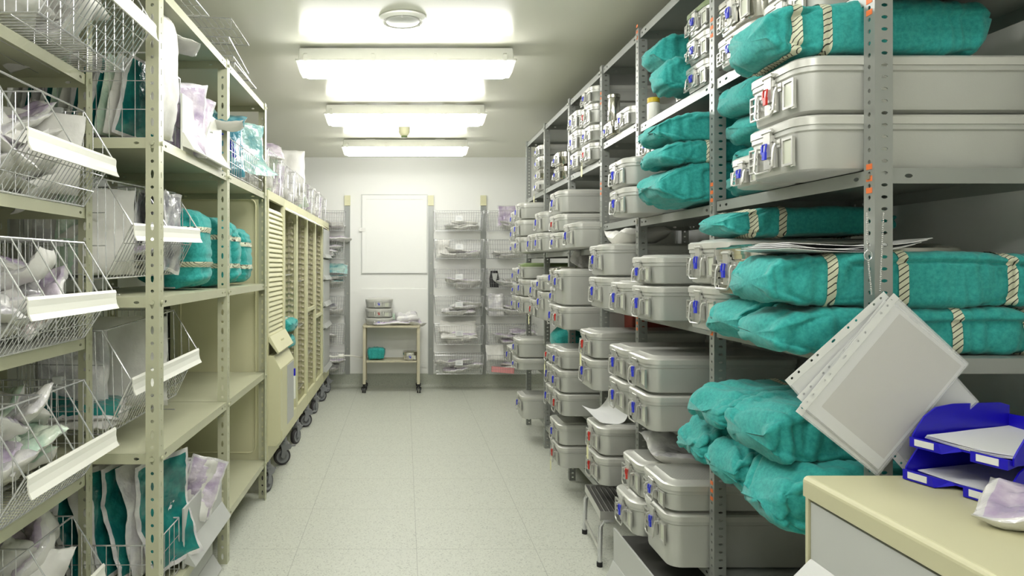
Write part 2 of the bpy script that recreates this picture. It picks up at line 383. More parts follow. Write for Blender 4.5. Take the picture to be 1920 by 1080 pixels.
# ------------------------------------------------------------ racks of slotted angle
def post_mesh(name, hgt, m, fl=.04, pitch=.028, style='right', sx=1, sy=1):
    """corner at origin; one flange along +x*sx (faces y), one along +y*sy (faces x)"""
    b = MB(); n = int(hgt / pitch) - 1; h1 = []; h2 = []
    for k in range(n):
        z = pitch * (k + .8)
        if style == 'right': h1.append((z, fl * .52, .0042, .0078)); h2.append((z, fl * .5, .0052, .0052))
        else:
            if k % 2: h1.append((z, fl * .5, .0062, .0062)); h2.append((z, fl * .5, .0035, .0035))
            else: h1.append((z, fl * .5, .0155, .0058)); h2.append((z, fl * .5, .012, .0045))
    perf(b, (0, 0, 0), (0, 0, 1), (sx, 0, 0), hgt, fl, .0022 , h1)
    perf(b, (0, 0, 0), (0, 0, 1), (0, sy, 0), hgt, fl, .0022, h2)
    return b.mesh(name, m)
def shelf(name, m, parent, x0, x1, y0, y1, z, lip=.036, front='-x'):
    b = MB(); e = .002
    b.box(x0 + .0045, y0 + .0045, z - .0015, x1 - .0045, y1 - .0045, z)
    def lipstrip(o, U, L):
        hs = [(.028, lip * .5, .006, .005), (.075, lip * .5, .010, .005)]
        hs += [(L - q[0], q[1], q[2], q[3]) for q in hs]
        perf(b, o, U, (0, 0, 1), L, lip, .0015, hs)
    lipstrip((x0 + .0045, y0 + .0045, z - lip), (0, 1, 0), y1 - y0 - .009)
    lipstrip((x1 - .0045, y0 + .0045, z - lip), (0, 1, 0), y1 - y0 - .009)
    lipstrip((x0 + .0045, y0 + .0045, z - lip), (1, 0, 0), x1 - x0 - .009)
    lipstrip((x0 + .0045, y1 - .0045, z - lip), (1, 0, 0), x1 - x0 - .009)
    return b.obj(name, m, parent)
RX0, RX1 = 1.10, 1.58
RY = [1.68, 2.55, 3.375, 4.0, 4.79, 5.63, 6.46]
LEV = [[2.09, 1.658, 1.213, .78, .33], [2.09, 1.65, 1.213, .78, .33], [2.11, 1.66, 1.22, .79, .35],
       [2.03, 1.53, 1.05, .53, .185], [2.03, 1.53, 1.05, .835, .50, .185], [2.03, 1.53, 1.05, .60, .21]]
rack = thing('shelving_rack', 'long grey slotted steel rack of metal containers along the right wall', 'shelving rack', (RX0, RY[0], 0))
RT = 2.545
bl = MB(); bl.cyl((-.0005, 0, 0), (-1, 0, 0), .008, .006, 6); bolt_me = bl.mesh('bolt', 'bolt')
pm = post_mesh('rack_post', RT, 'rackgrey'); pmr = post_mesh('rack_rear_post', RT, 'rackgrey', sx=-1)
def lpos(o, X, Y, Z=0, base=(RX0, RY[0], 0)): o.location = (X - base[0], Y - base[1], Z - base[2])
for i, y in enumerate(RY):
    p = link('post', pm, rack); lpos(p, RX0, y)
    q = link('post', pmr, rack); lpos(q, RX1, y)
    for zs in ({0: (1.575, 2.0), 1: (2.2, 1.62, 1.15, .9, .55), 2: (2.45, 1.7, 1.25, 1.08, .4), 3: (2.3, 1.8, .8)}.get(i, ())):
        mk = MB()
        for k in range(3): mk.box(-.0032, .009, .0392 + .028 * round(zs / .028) + .028 * k - .0065, -.0023, .030, .0392 + .028 * round(zs / .028) + .028 * k + .0065)
        mk.obj('orange_marker', 'orange', p)
    for zz in sorted({z for bay in ([i - 1] if i else []) + ([i] if i < 6 else []) for z in LEV[bay]} | {RT - .02}):
        link('bolt', bolt_me, p, (0, .020, zz - .018))
for i in range(6):
    for z in LEV[i] + [RT - .015]:
        s_ = shelf('shelf', 'rackgrey', rack, RX0 - RX0, RX1 - RX0, RY[i] - RY[0], RY[i + 1] - RY[0], z)

# ------------------------------------------------------------ sterilisation containers
_cache = {}
def cmesh(L, W, Hb, kind):
    key = (L, W, round(Hb, 3), kind)
    if key in _cache: return _cache[key]
    b = MB(); R = .05 if W > .2 else .035; tp = .006
    b.loft([rr(.02, .02, L - .02, W - .02, R - .012, 0), rr(.009, .009, L - .009, W - .009, R - .006, .005), rr(tp, tp, L - tp, W - tp, R, .014),
            rr(.002, .002, L - .002, W - .002, R, Hb - .016), rr(-.002, -.002, L + .002, W + .002, R + .003, Hb - .012), rr(-.002, -.002, L + .002, W + .002, R + .003, Hb)], cap1=False)
    b.loft([rr(-.002, -.002, L + .002, W + .002, R + .003, Hb), rr(.01, .01, L - .01, W - .01, R - .01, Hb)], cap0=False)
    _cache[key] = b.mesh('container_body', 'steel' if kind == 'steel' else 'alu', 40); return _cache[key]
def lidmesh(L, W, kind):
    key = ('lid', L, W, kind)
    if key in _cache: return _cache[key]
    b = MB(); R = .053 if W > .2 else .038
    lm = {'steel': 'steel', 'green': 'greenlid'}.get(kind, 'alulid')
    b.loft([rr(-.005, -.005, L + .005, W + .005, R + .003, .0002), rr(-.005, -.005, L + .005, W + .005, R + .003, .018), rr(.001, .001, L - .001, W - .001, R, .0235),
            rr(.024, .024, L - .024, W - .024, R * .75, .0235), rr(.036, .036, L - .036, W - .036, R * .6, .031)], cap1=False)
    b.loft([rr(.036, .036, L - .036, W - .036, R * .6, .031), rr(.037, .037, L - .037, W - .037, R * .6, .031)], cap0=False, mi=1, capmi=1)
    if kind == 'perf': mats = [lm, 'perf']
    else: mats = [lm, lm]
    _cache[key] = b.mesh('container_lid', mats, 40); return _cache[key]
def hardware(W, color):
    key = ('hw', W, color)
    if key in _cache: return _cache[key]
    c = W / 2; k = min(1, W / .26)
    lt = MB()   # latch: plate, hook and two hinge pins (z relative to body top)
    lt.box(-.0045, c - .030 * k, -.088, .0015, c + .030 * k, -.016)
    lt.box(-.0125, c - .017 * k, -.060, -.005, c + .017 * k, .014); lt.box(-.0095, c - .024 * k, -.022, -.0035, c + .024 * k, -.006)
    lt.cyl((-.010, c - .026 * k, .006), (0, 1, 0), .0045, .052 * k, 10); lt.cyl((-.008, c - .012, -.074), (-1, 0, 0), .006, .005, 10)
    latch = lt.mesh('latch', 'hard')
    hd = MB(); a = .047 * k
    hd.tube([(-.002, c - a, -.030), (-.015, c - a, -.032), (-.0185, c - a, -.042), (-.022, c - a, -.088), (-.022, c - a + .014, -.099), (-.022, c + a - .014, -.099), (-.022, c + a, -.088), (-.0185, c + a, -.042), (-.015, c + a, -.032), (-.002, c + a, -.030)], .0032, 7)
    for sg in (-1, 1): hd.box(-.006, c + sg * a - .008, -.040, .001, c + sg * a + .008, -.020)
    handle = hd.mesh('handle', 'hard')
    lf = MB(); y0, y1, z0, z1 = c - .112 * k, c - .062 * k, -.092, -.022
    for (A, B, Cc, D) in ((y0, z0, y1, z0 + .006), (y0, z1 - .006, y1, z1), (y0, z0 + .006, y0 + .006, z1 - .006), (y1 - .006, z0 + .006, y1, z1 - .006)): lf.box(-.006, A, B, .0015, Cc, D)
    lf.box(-.004, y0 - .002, z0 - .004, .001, y0 + .012, z0 + .006); frame = lf.mesh('label_holder', 'hard')
    cd = MB(); cd.box(-.0025, y0 + .0065, z0 + .0065, .0015, y1 - .0065, z1 - .0065); card = cd.mesh('label_card', 'card')
    sl = MB(); y0, y1 = c + .060 * k, c + .108 * k
    for zz in (-.028, -.048, -.068, -.088): sl.box(-.006, y0, zz - .002, .0015, y1, zz + .002)
    sl.box(-.006, y0, -.088, .001, y0 + .004, -.028); sl.box(-.006, y1 - .004, -.088, .001, y1, -.028); slots = sl.mesh('indicator_frame', 'hard')
    sm = MB(); sm.tube([(-.0165, c - .007, -.026), (-.0175, c + .009, -.026), (-.019, c + .010, -.048), (-.019, c - .006, -.05)], .0028, 6, True)
    sm.box(-.0225, c - .010, -.066, -.0165, c + .004, -.046)
    sm.box(-.0215, c + .005, -.050, -.0175, c + .012, -.030); seal = sm.mesh('seal', color)
    _cache[key] = (latch, handle, frame, card, slots, seal); return _cache[key]
CG = 'sterilisation containers on the right rack'
def container(X, Y, Z, L, W, Hh, label, seal='blue', kind='alu', rot=0.0, name='sterilization_container', cat='container', group=CG, tagcard=None, plain=False):
    t = thing(name, label, cat, (X, Y, Z), rot, group)
    Hb = Hh - .0312
    bd = link('body', cmesh(L, W, Hb, 'steel' if kind == 'steel' else 'alu'), t)
    lid = link('lid', lidmesh(L, W, kind), t, (0, 0, Hb))
    if kind == 'green': lid['label'] = 'green lid'
    zz = Hb; la, hn, fr, cd, sl, se = hardware(W, seal)
    sc = min(1.0, (Hb - .004) / .103)
    L_ = link('latch', la, t, (0, 0, zz)); L_.scale = (1, 1, sc)
    if not plain: s_ = link('seal', se, L_); s_['label'] = seal + ' plastic seal'
    for nm, me in (('handle', hn), ('label_holder', fr), ('indicator_frame', sl)):
        o = link(nm, me, t, (0, 0, zz)); o.scale = (1, 1, sc)
        if nm == 'label_holder': link('label_card', cd, o)
    if tagcard:
        c = W / 2; b = MB(); sg = tagcard
        b.prism([(c - .016, -.10), (c + .016, -.10), (c + .016, -.155), (c + .010, -.162), (c - .010, -.162), (c - .016, -.155)], 0, -.026, -.0252)
        b.tube([(-.024, c, -.105), (-.022, c + .004, -.075)], .0015, 5)
        o = b.obj('paper_tag', 'tagpaper', t, (0, 0, zz)); o['label'] = 'pale yellow paper tag'
    return t
ORD = {1: [''], 2: ['bottom of pair', 'top of pair'], 3: ['lowest of three', 'middle of three', 'topmost of three'],
       4: ['lowest of four', 'second of four', 'third of four', 'topmost of four']}
def stack(X, Y0, Y1, Z, hs, desc, seals=None, kinds=None, L=.59, tags=None, jit=0.004, xs=None, top=None):
    """hs: heights bottom to top; Y0 near face, Y1 far face"""
    n = len(hs); rnd = random.Random(hash((round(X * 100), round(Y0 * 100))) & 0xffff)
    z = Z + .001
    for i, hh in enumerate(hs):
        seal = (seals or ['blue'] * n)[i]; kind = (kinds or ['alu'] * n)[i]
        look = {'alu': 'grey container', 'perf': 'grey container', 'steel': 'shiny steel container', 'green': 'green-lidded grey container'}[kind]
        pos = ORD[n][i]; lab = f"{look}, {seal} seal, {pos + ' ' if pos else 'single, '}{desc}"
        dx = (xs or [0] * n)[i] + rnd.uniform(-jit, jit)
        Lc = min(L, XR - .01 - (X + dx))
        container(X + dx, Y0, z, round(Lc, 2), round(Y1 - Y0 - .004, 2), hh, lab, seal, kind, tagcard=(tags or [0] * n)[i])
        z += hh + .0005
    return z
# bay 1 (nearest)
stack(.953, 1.725, 2.005, 1.658, [.141, .141], 'protruding largest beside the nearest post', ['blue', 'red'])
stack(1.00, 2.02, 2.215, 1.658, [.10], 'low behind the nearest big pair, eye-level shelf', ['blue'], L=.5)
stack(1.07, 2.20, 2.48, 2.09, [.105, .125], 'top shelf just before the second post', kinds=['alu', 'steel'], L=.5)
stack(1.07, 1.89, 2.17, 2.09, [.11, .12], 'top shelf above the nearest teal bundle', L=.5)
stack(.986, 2.265, 2.535, 1.213, [.155, .147], 'waist shelf at the second post, beside teal bundles')
# bay 2
stack(1.10, 2.60, 2.84, 2.09, [.107, .107, .107], 'top shelf just beyond the second post', kinds=['alu', 'alu', 'green'], L=.46)
stack(1.17, 2.87, 3.10, 2.09, [.16], 'top shelf under a small teal bundle', kinds=['green'], L=.40)
stack(.945, 3.065, 3.345, 1.65, [.125, .125], 'eye-level shelf before the third post')
stack(.95, 2.76, 3.03, 1.213, [.143, .115], 'chest shelf left of post two')
stack(.95, 3.09, 3.345, 1.213, [.15], 'chest shelf just before the third post')
stack(1.12, 3.08, 3.345, 1.364, [.12], 'half hidden above, chest shelf, third post', L=.45) if False else None
stack(.95, 2.79, 3.07, .78, [.15, .145], 'knee shelf, wide pair left of post two', kinds=['alu', 'perf'])
stack(.95, 3.085, 3.355, .78, [.15, .145], 'knee shelf, darker pair tucked behind wide pair', kinds=['alu', 'perf'])
stack(.95, 2.60, 2.88, .33, [.205, .11], 'bottom shelf beside the second post, deep box', kinds=['alu', 'perf'])
stack(.95, 2.90, 3.16, .33, [.15, .15], 'bottom shelf behind the deep box', ['blue', 'red'], kinds=['alu', 'perf'], xs=[-.03, 0])
# bay 3
stack(.95, 3.43, 3.73, 1.22, [.16, .155], 'chest shelf between third and fourth posts')
stack(.95, 3.65, 3.93, .79, [.165, .14], 'knee shelf between third and fourth posts', ['blue', 'red'], kinds=['alu', 'perf'], tags=[0, 1])
stack(.95, 3.50, 3.78, .35, [.15, .145], 'bottom shelf above the step stool', ['red', 'red'], kinds=['alu', 'perf'], tags=[0, 1])
stack(1.08, 3.45, 3.70, 2.11, [.10], 'top shelf between third and fourth posts', L=.4)
stack(1.08, 3.72, 3.94, 2.11, [.085], 'top shelf by the fourth post', kinds=['steel'], L=.4)
# bay 4
stack(.96, 4.05, 4.36, 1.53, [.15], 'upper shelf just beyond the fourth post')
stack(.95, 4.40, 4.73, 1.53, [.112, .112, .145], 'upper shelf, left of the fourth post', ['blue', 'red', 'blue'])
stack(.93, 4.21, 4.48, 1.05, [.145, .215], 'chest shelf beyond fourth post, tall box above', ['red', 'blue'])
stack(.95, 4.50, 4.74, 1.05, [.14, .11, .12], 'chest shelf, narrow column beyond the tall box', kinds=['alu', 'alu', 'steel'])
stack(.93, 4.27, 4.54, .53, [.14, .14, .12], 'low shelf beyond the fourth post', ['red', 'blue', 'blue'], ['alu', 'alu', 'perf'])
stack(.93, 4.56, 4.75, .53, [.14, .14, .11], 'low shelf by the fifth post', ['blue', 'blue', 'red'], ['alu', 'alu', 'perf'], tags=[0, 0, 1])
stack(.95, 4.40, 4.72, .185, [.14, .135], 'floor-level shelf near the fifth post', ['red', 'blue'], ['alu', 'perf'], tags=[1, 0])
stack(1.06, 4.38, 4.64, 2.03, [.11, .13, .12], 'top shelf, front column in the cluttered far bay', ['blue', 'blue', 'blue'], L=.4)
stack(1.06, 4.08, 4.33, 2.03, [.11, .10, .12, .10], 'top shelf beside the fourth post, cluttered bay', ['red', 'blue', 'red', 'blue'], L=.4, tags=[1, 0, 0, 0])
# bay 5
stack(.95, 4.99, 5.27, 1.53, [.137, .144], 'upper shelf beyond the fifth post')
stack(.95, 5.30, 5.58, 1.53, [.14], 'upper shelf before the sixth post')
stack(1.08, 4.98, 5.24, 2.03, [.10, .10], 'top shelf beyond the fifth post', kinds=['steel', 'steel'], L=.38)
stack(.95, 4.89, 5.17, 1.05, [.205, .11], 'chest shelf beyond the fifth post', ['blue', 'blue'])
stack(.95, 5.21, 5.47, 1.05, [.135, .14], 'chest shelf just before the sixth post', ['red', 'blue'], tags=[1, 0])
# bay 6
stack(.92, 5.72, 6.0, 1.53, [.135, .135, .135], 'upper shelf near the last post')
stack(.93, 6.04, 6.34, 1.53, [.11, .13, .125], 'upper shelf at the very far end')
stack(.945, 5.69, 5.97, 1.05, [.135, .14, .125], 'chest shelf near the last post', kinds=['alu', 'alu', 'green'])
stack(.945, 6.05, 6.33, 1.05, [.13, .105, .13], 'chest shelf at the very far end')
stack(.90, 5.69, 5.97, .60, [.10, .15], 'low shelf near the last post', kinds=['alu', 'perf'])
stack(.89, 6.02, 6.30, .60, [.15], 'low shelf at the very far end', ['blue'])
stack(.93, 5.70, 5.98, .21, [.19], 'floor shelf near the last post', ['blue'], kinds=['perf'])
stack(1.08, 5.72, 5.95, 2.03, [.09, .09, .10, .09], 'top shelf near the last post', kinds=['alu', 'steel', 'alu', 'alu'], L=.38, tags=[1, 0, 0, 0])

# small clutter on the rack
b = MB(); b.cyl((1.16, 3.60, 2.232), (0, 0, 1), .035, .10, 20)
def box_thing(name, label, cat, mats, x0, y0, z0, x1, y1, z1, r=.01, group=None):
    t = thing(name, label, cat, ((x0 + x1) / 2, (y0 + y1) / 2, z0), 0, group)
    w_, d_, h_ = (x1 - x0) / 2, (y1 - y0) / 2, z1 - z0
    b = MB(); b.loft([rr(-w_ + .006, -d_ + .006, w_ - .006, d_ - .006, r, 0, 3), rr(-w_, -d_, w_, d_, r, .008, 3), rr(-w_, -d_, w_, d_, r, h_ - .012, 3), rr(-w_ - .004, -d_ - .004, w_ + .004, d_ + .004, r, h_ - .01, 3), rr(-w_ - .004, -d_ - .004, w_ + .004, d_ + .004, r, h_, 3)], cap1=False)
    b.loft([rr(-w_ - .004, -d_ - .004, w_ + .004, d_ + .004, r, h_, 3), rr(-w_ + .004, -d_ + .004, w_ - .004, d_ - .004, r, h_, 3), rr(-w_ + .006, -d_ + .006, w_ - .006, d_ - .006, r, .012, 3)], cap0=False)
    b.obj('bin_body', mats, t)
    f = MB(); f.box(-w_ - .008, -.03, h_ * .4, -w_ - .0005, .03, h_ * .75); f.obj('label_clip', 'card', t)
    return t
box_thing('storage_bin', 'dark red plastic bin behind containers, chest shelf between fourth and fifth posts', 'bin', 'maroon', 1.25, 4.15, 1.262 + .165, 1.5, 4.62, 1.262 + .25) if False else None
t = thing('storage_bin', 'dark red plastic bin lying behind containers beyond the fourth post', 'bin', (1.40, 4.33, 1.051))
b = MB(); b.loft([rr(-.11, -.25, .16, .25, .01, 0, 3), rr(-.12, -.26, .17, .26, .01, .40, 3)]); b.obj('bin_body', 'maroon', t)
b = MB(); b.box(-.13, -.2, .3, -.1215, .2, .315); b.obj('rim_label', 'card', t)
t.location.x = 1.40
c_ = thing('steel_canister', 'small steel canister standing on the top shelf beyond the third post', 'canister', (1.13, 3.88, 2.1965))
b = MB(); lathe(b, [(.03, 0), (.032, .004), (.032, .13), (.03, .135)]); b.obj('canister_body', 'steel', c_)
b = MB(); lathe(b, [(.034, .1355), (.034, .150), (.03, .154)]); b.obj('cap', 'steel', c_)
c_ = thing('jar', 'small white jar with yellow cap under the small teal bundle, top shelf', 'jar', (1.135, 3.28, 2.0915))
b = MB(); lathe(b, [(.026, 0), (.028, .004), (.028, .075), (.024, .08)]); b.obj('jar_body', 'whitepl', c_)
b = MB(); lathe(b, [(.027, .0805), (.027, .10), (.024, .102)]); b.obj('cap', 'yellow', c_)
# ------------------------------------------------------------ wrapped textile bundles
def bundle_fn(L, W, Hh, seed, e0, e1, n, wr, folds, droop):
    B, Cc = W / 2, Hh / 2; ph = math.sin(seed * 12.9) * 2
    def vall(q, s): return max(0.0, 1 - abs(q) * s) ** 1.2
    def fn(u, th, off=0.0):
        x = u * L; d0 = x; d1 = L - x
        k0 = 1.0 if d0 >= e0 else (1 - (1 - d0 / e0) ** 2.0) ** .5
        k1 = 1.0 if d1 >= e1 else (1 - (1 - d1 / e1) ** 2.4) ** (1 / 2.4)
        k = max(.0, min(k0, k1)); ky = .74 + .26 * k; kz = k
        ct, st = math.cos(th), math.sin(th)
        y = B * ky * math.copysign(abs(ct) ** (2 / n), ct); z = Cc * kz * math.copysign(abs(st) ** (2 / n), st)
        if st > 0: z += .010 * math.sin(PI * u) * st * k
        de = min(d0, d1); near = math.exp(-de / .12)
        amp = wr * (.14 + 1.7 * near)
        soft = noise.noise(Vector((x * 5 + seed, y * 6, z * 6 + seed * 2))) * .009
        q1 = noise.noise(Vector((x * 26 + seed * 3 + y * 9 * math.sin(seed), y * 3 + z * 3 + ph, seed + z * 2)))
        q2 = noise.noise(Vector((x * 9 + seed * 7 - z * 20 + y * 6, y * 12 + ph, z * 8)))
        q3 = noise.noise(Vector((x * 40 + seed, y * 10 + z * 10, seed)))
        disp = soft - amp * 1.5 * vall(q1, 2.4) - amp * .9 * vall(q2, 4) - amp * .2 * vall(q3, 3) + amp * .5 + off
        side = abs(ct) ** .5
        for zc, x0 in folds:   # overlapping flap with a crisp lower edge
            if x > x0 - .04:
                g = min(1, (x - x0 + .04) / .04); zz = zc * Cc + .006 * math.sin(x * 9 + seed) - max(0, x0 + .02 - x) * 1.2
                disp += side * g * .006 / (1 + math.exp(-(z - zz) / .0018)) - side * g * .007 * math.exp(-((z - zz + .004) / .004) ** 2)
        if x < .17 and folds:  # envelope creases running from the end corners
            for s_, xe in ((1, .15), (-1, .12)):
                if x < xe: zz = s_ * Cc * (1 - (xe - x) / xe * .95); disp -= math.exp(-((z - zz) / .006) ** 2) * side * .008 * min(1, (xe - x) / .03)
        y += ct * disp * (abs(ct) ** .3 + .15); z += st * disp * (abs(st) ** .3 + .15)
        xo = 0 if off else noise.noise(Vector((y * 9, z * 12, seed))) * .02 * max(0, 1 - de / .05) * (1 if d0 < d1 else -1)
        zd = -droop * max(0, .16 - x) ** 2 / .0256
        return (x + xo, y, z + Cc + zd)
    return fn
TG = 'teal cloth bundles'
def bundle(label, X, Y0, Y1, Z, L, Hh, seed, tapes=(), e0=.07, e1=.06, n=7, wr=.005, folds=((.35, .12),), droop=0.0, rot=(0, 0, 0), name='cloth_bundle', group=TG, nu=76, nv=124, yaw=0):
    W = Y1 - Y0
    t = thing(name, label, 'bundle', (X, (Y0 + Y1) / 2, Z), rot if any(rot) else (0, 0, yaw), group)
    fn = bundle_fn(L, W, Hh, seed, e0, e1, n, wr, folds, droop)
    us = []
    for i in range(nu + 1):
        s_ = i / nu; us.append(.5 - .5 * math.cos(PI * s_) if False else (s_ * .6 + .4 * (.5 - .5 * math.cos(PI * s_))))
    b = MB(); loops = []
    for u in us[1:-1]: loops.append([fn(u, 2 * PI * j / nv + .0001) for j in range(nv)])
    b.loft(loops, cap0=False, cap1=False)
    b0 = len(b.v); b.v += [fn(0.0001, 0), fn(.9999, 0)]
    # end points
    c0 = Vector((0, 0, 0)); c1 = Vector((0, 0, 0))
    for j in range(nv): c0 += Vector(loops[0][j]); c1 += Vector(loops[-1][j])
    c0 /= nv; c1 /= nv; b.v[b0] = (c0.x - .003, c0.y, c0.z); b.v[b0 + 1] = (c1.x + .003, c1.y, c1.z)
    for j in range(nv):
        j2 = (j + 1) % nv
        b.f.append((b0, j2, j)); b.m.append(0); b.sm.append(True)
        o_ = (len(loops) - 1) * nv; b.f.append((b0 + 1, o_ + j, o_ + j2)); b.m.append(0); b.sm.append(True)
    # keep it resting on its base
    zmin = min(p[2] for p in b.v) if not droop else 0
    if not droop: b.v = [(p[0], p[1], p[2] - zmin) for p in b.v]
    b.obj('wrap', 'cloth', t, sharp=180)
    for tu in tapes:
        wv = .024; ta = MB(); lp = []
        for k in range(5):
            uu = tu + (k / 4 - .5) * wv / L * 1.0
            lp.append([fn(uu, 2 * PI * j / 124 + .0001, .0022) for j in range(124)])
        if not droop: lp = [[(p[0], p[1], p[2] - zmin) for p in l] for l in lp]
        ta.loft(lp, cap0=False, cap1=False); ta.obj('tape', 'tape', t, sharp=180)
    return t
bundle('large teal bundle with striped tape lying on the nearest big grey container', .885, 1.745, 1.995, 1.9425, .55, .125, 1, (.13, .26), e0=.05, e1=.04, folds=((.6, .22),), wr=.005)
# four behind the nearest big containers
for i, (z, h_, x_) in enumerate(((1.659, .085, 1.10), (1.745, .085, 1.12), (1.83, .09, 1.10), (1.922, .105, 1.07))):
    bundle(['bottom', 'second', 'third', 'top'][i] + ' teal bundle of four stacked behind the nearest big containers', x_, 2.23, 2.50, z, .42, h_, 10 + i, (), e0=.06, folds=(), nu=34, nv=60)
bundle('flat teal bundle with three tape bands on the waist shelf container', 1.0, 2.24, 2.50, 1.517, .55, .085, 20, (.16, .32, .86), e0=.10, e1=.12)
bundle('lower teal bundle on waist shelf under the steel box', .93, 1.99, 2.25, 1.214, .60, .125, 21, (), e0=.10, folds=((.2, .10),), droop=.01, wr=.006)
bundle('lower front teal bundle at waist shelf, below the biggest bundle', .89, 1.725, 1.975, 1.214, .66, .105, 22, (.66, .93), e0=.08, folds=((.5, .12),), droop=.008, wr=.006)
bundle('biggest teal bundle with wide tape, papers lying on top of it', .875, 1.725, 1.97, 1.320, .68, .125, 23, (.22, .47, .86), e0=.06, folds=((.75, .18),), wr=.006)
# steel instrument box on the lower bundle
container(.955, 1.985, 1.342, .60, .262, .15, 'shiny steel box with blue seal resting on the lower teal bundle', 'blue', 'steel', group=None)
# knee shelf pile
bundle('lower left teal bundle of the knee shelf pile', .935, 2.27, 2.515, .781, .6, .145, 30, (), e0=.10, n=4.5, folds=((.1, .14),), droop=.02, wr=.008)
bundle('lower middle teal bundle of the knee shelf pile', .925, 2.00, 2.26, .781, .6, .15, 31, (), e0=.11, n=4.5, folds=((.1, .13),), droop=.03, wr=.009)
bundle('lower right teal bundle of the knee shelf pile, beside the cabinet', .91, 1.73, 1.99, .781, .6, .15, 32, (), e0=.09, n=6, folds=((.3, .13),), droop=.03, wr=.009)
bundle('upper left teal bundle of the knee shelf pile, striped tape across', .93, 2.12, 2.40, .925, .6, .125, 33, (.45,), e0=.12, n=4.5, folds=((.0, .15),), droop=.015, wr=.009)
bundle('upper right teal bundle of the knee shelf pile', .915, 1.80, 2.08, .930, .6, .14, 34, (.66,), e0=.08, n=8, folds=((.55, .15),), droop=.02, wr=.009)
# eye-level shelf between second and third posts
bundle('bottom teal bundle of three on the eye-level shelf, tape at right', .93, 2.60, 2.93, 1.651, .56, .145, 40, (.52,), e0=.11, folds=((.7, .14),), wr=.008, droop=.0)
bundle('middle thin teal bundle of three on the eye-level shelf', .935, 2.60, 2.90, 1.798, .56, .075, 41, (.30,), e0=.08, folds=((.4, .10),))
bundle('top teal bundle of three on the eye-level shelf', .925, 2.60, 2.90, 1.875, .56, .105, 42, (), e0=.10, folds=((.7, .12),), wr=.004)
stack(1.07, 2.70, 2.93, 1.983, [.095], 'upper shelf above three teal bundles', kinds=['steel'], L=.4) if False else None
container(1.05, 2.98, 1.901, .40, .25, .12, 'shiny steel container above grey pair on the eye-level shelf', 'blue', 'steel', group=None)
# small bundles on the top shelf
bundle('small teal bundle on the top shelf, lower and nearer of the two', 1.005, 2.80, 2.99, 2.115, .26, .125, 50, (.86,), e0=.05, e1=.03, n=6, folds=((.75, .06),), nu=36, nv=60)
bundle('small teal bundle on top of the green-lidded box, top shelf', 1.02, 2.93, 3.13, 2.252, .36, .115, 51, (.42,), e0=.08, folds=((.7, .08),), nu=36, nv=60)
bundle('rolled teal bundle on a low shelf beyond the fifth post', 1.02, 4.86, 5.08, .836, .5, .16, 52, (.20,), e0=.05, n=2.2, folds=(), nu=36, nv=60)
# left rack upright bundles: rotated so that their length stands upright
def upright(label, X, Y, Z, Wx, Dy, Hz, seed, tapes):
    t = bundle(label, 0, 0, Dy, 0, Hz, Wx, seed, tapes, e0=.06, e1=.10, n=4, folds=((.2, .1),), wr=.007, nu=44, nv=70)
    t.rotation_euler = (0, -PI / 2, 0); t.location = (X, Y, Z); return t
LZ = [2.41, 1.873, 1.32, .778, .24]
upright('largest upright teal bundle beside the white basket, with two tape bands', -.88, 3.27, LZ[2] + .004, .30, .23, .37, 60, (.30, .72))
upright('first upright teal bundle beyond the middle left post', -.87, 3.61, LZ[2] + .004, .30, .20, .35, 61, (.30, .70))
upright('second upright teal bundle beyond the middle left post', -.87, 3.83, LZ[2] + .004, .30, .18, .35, 62, (.30, .70))
upright('third upright teal bundle, furthest on the left rack', -.87, 4.10, LZ[2] + .004, .30, .24, .33, 63, (.30, .68))

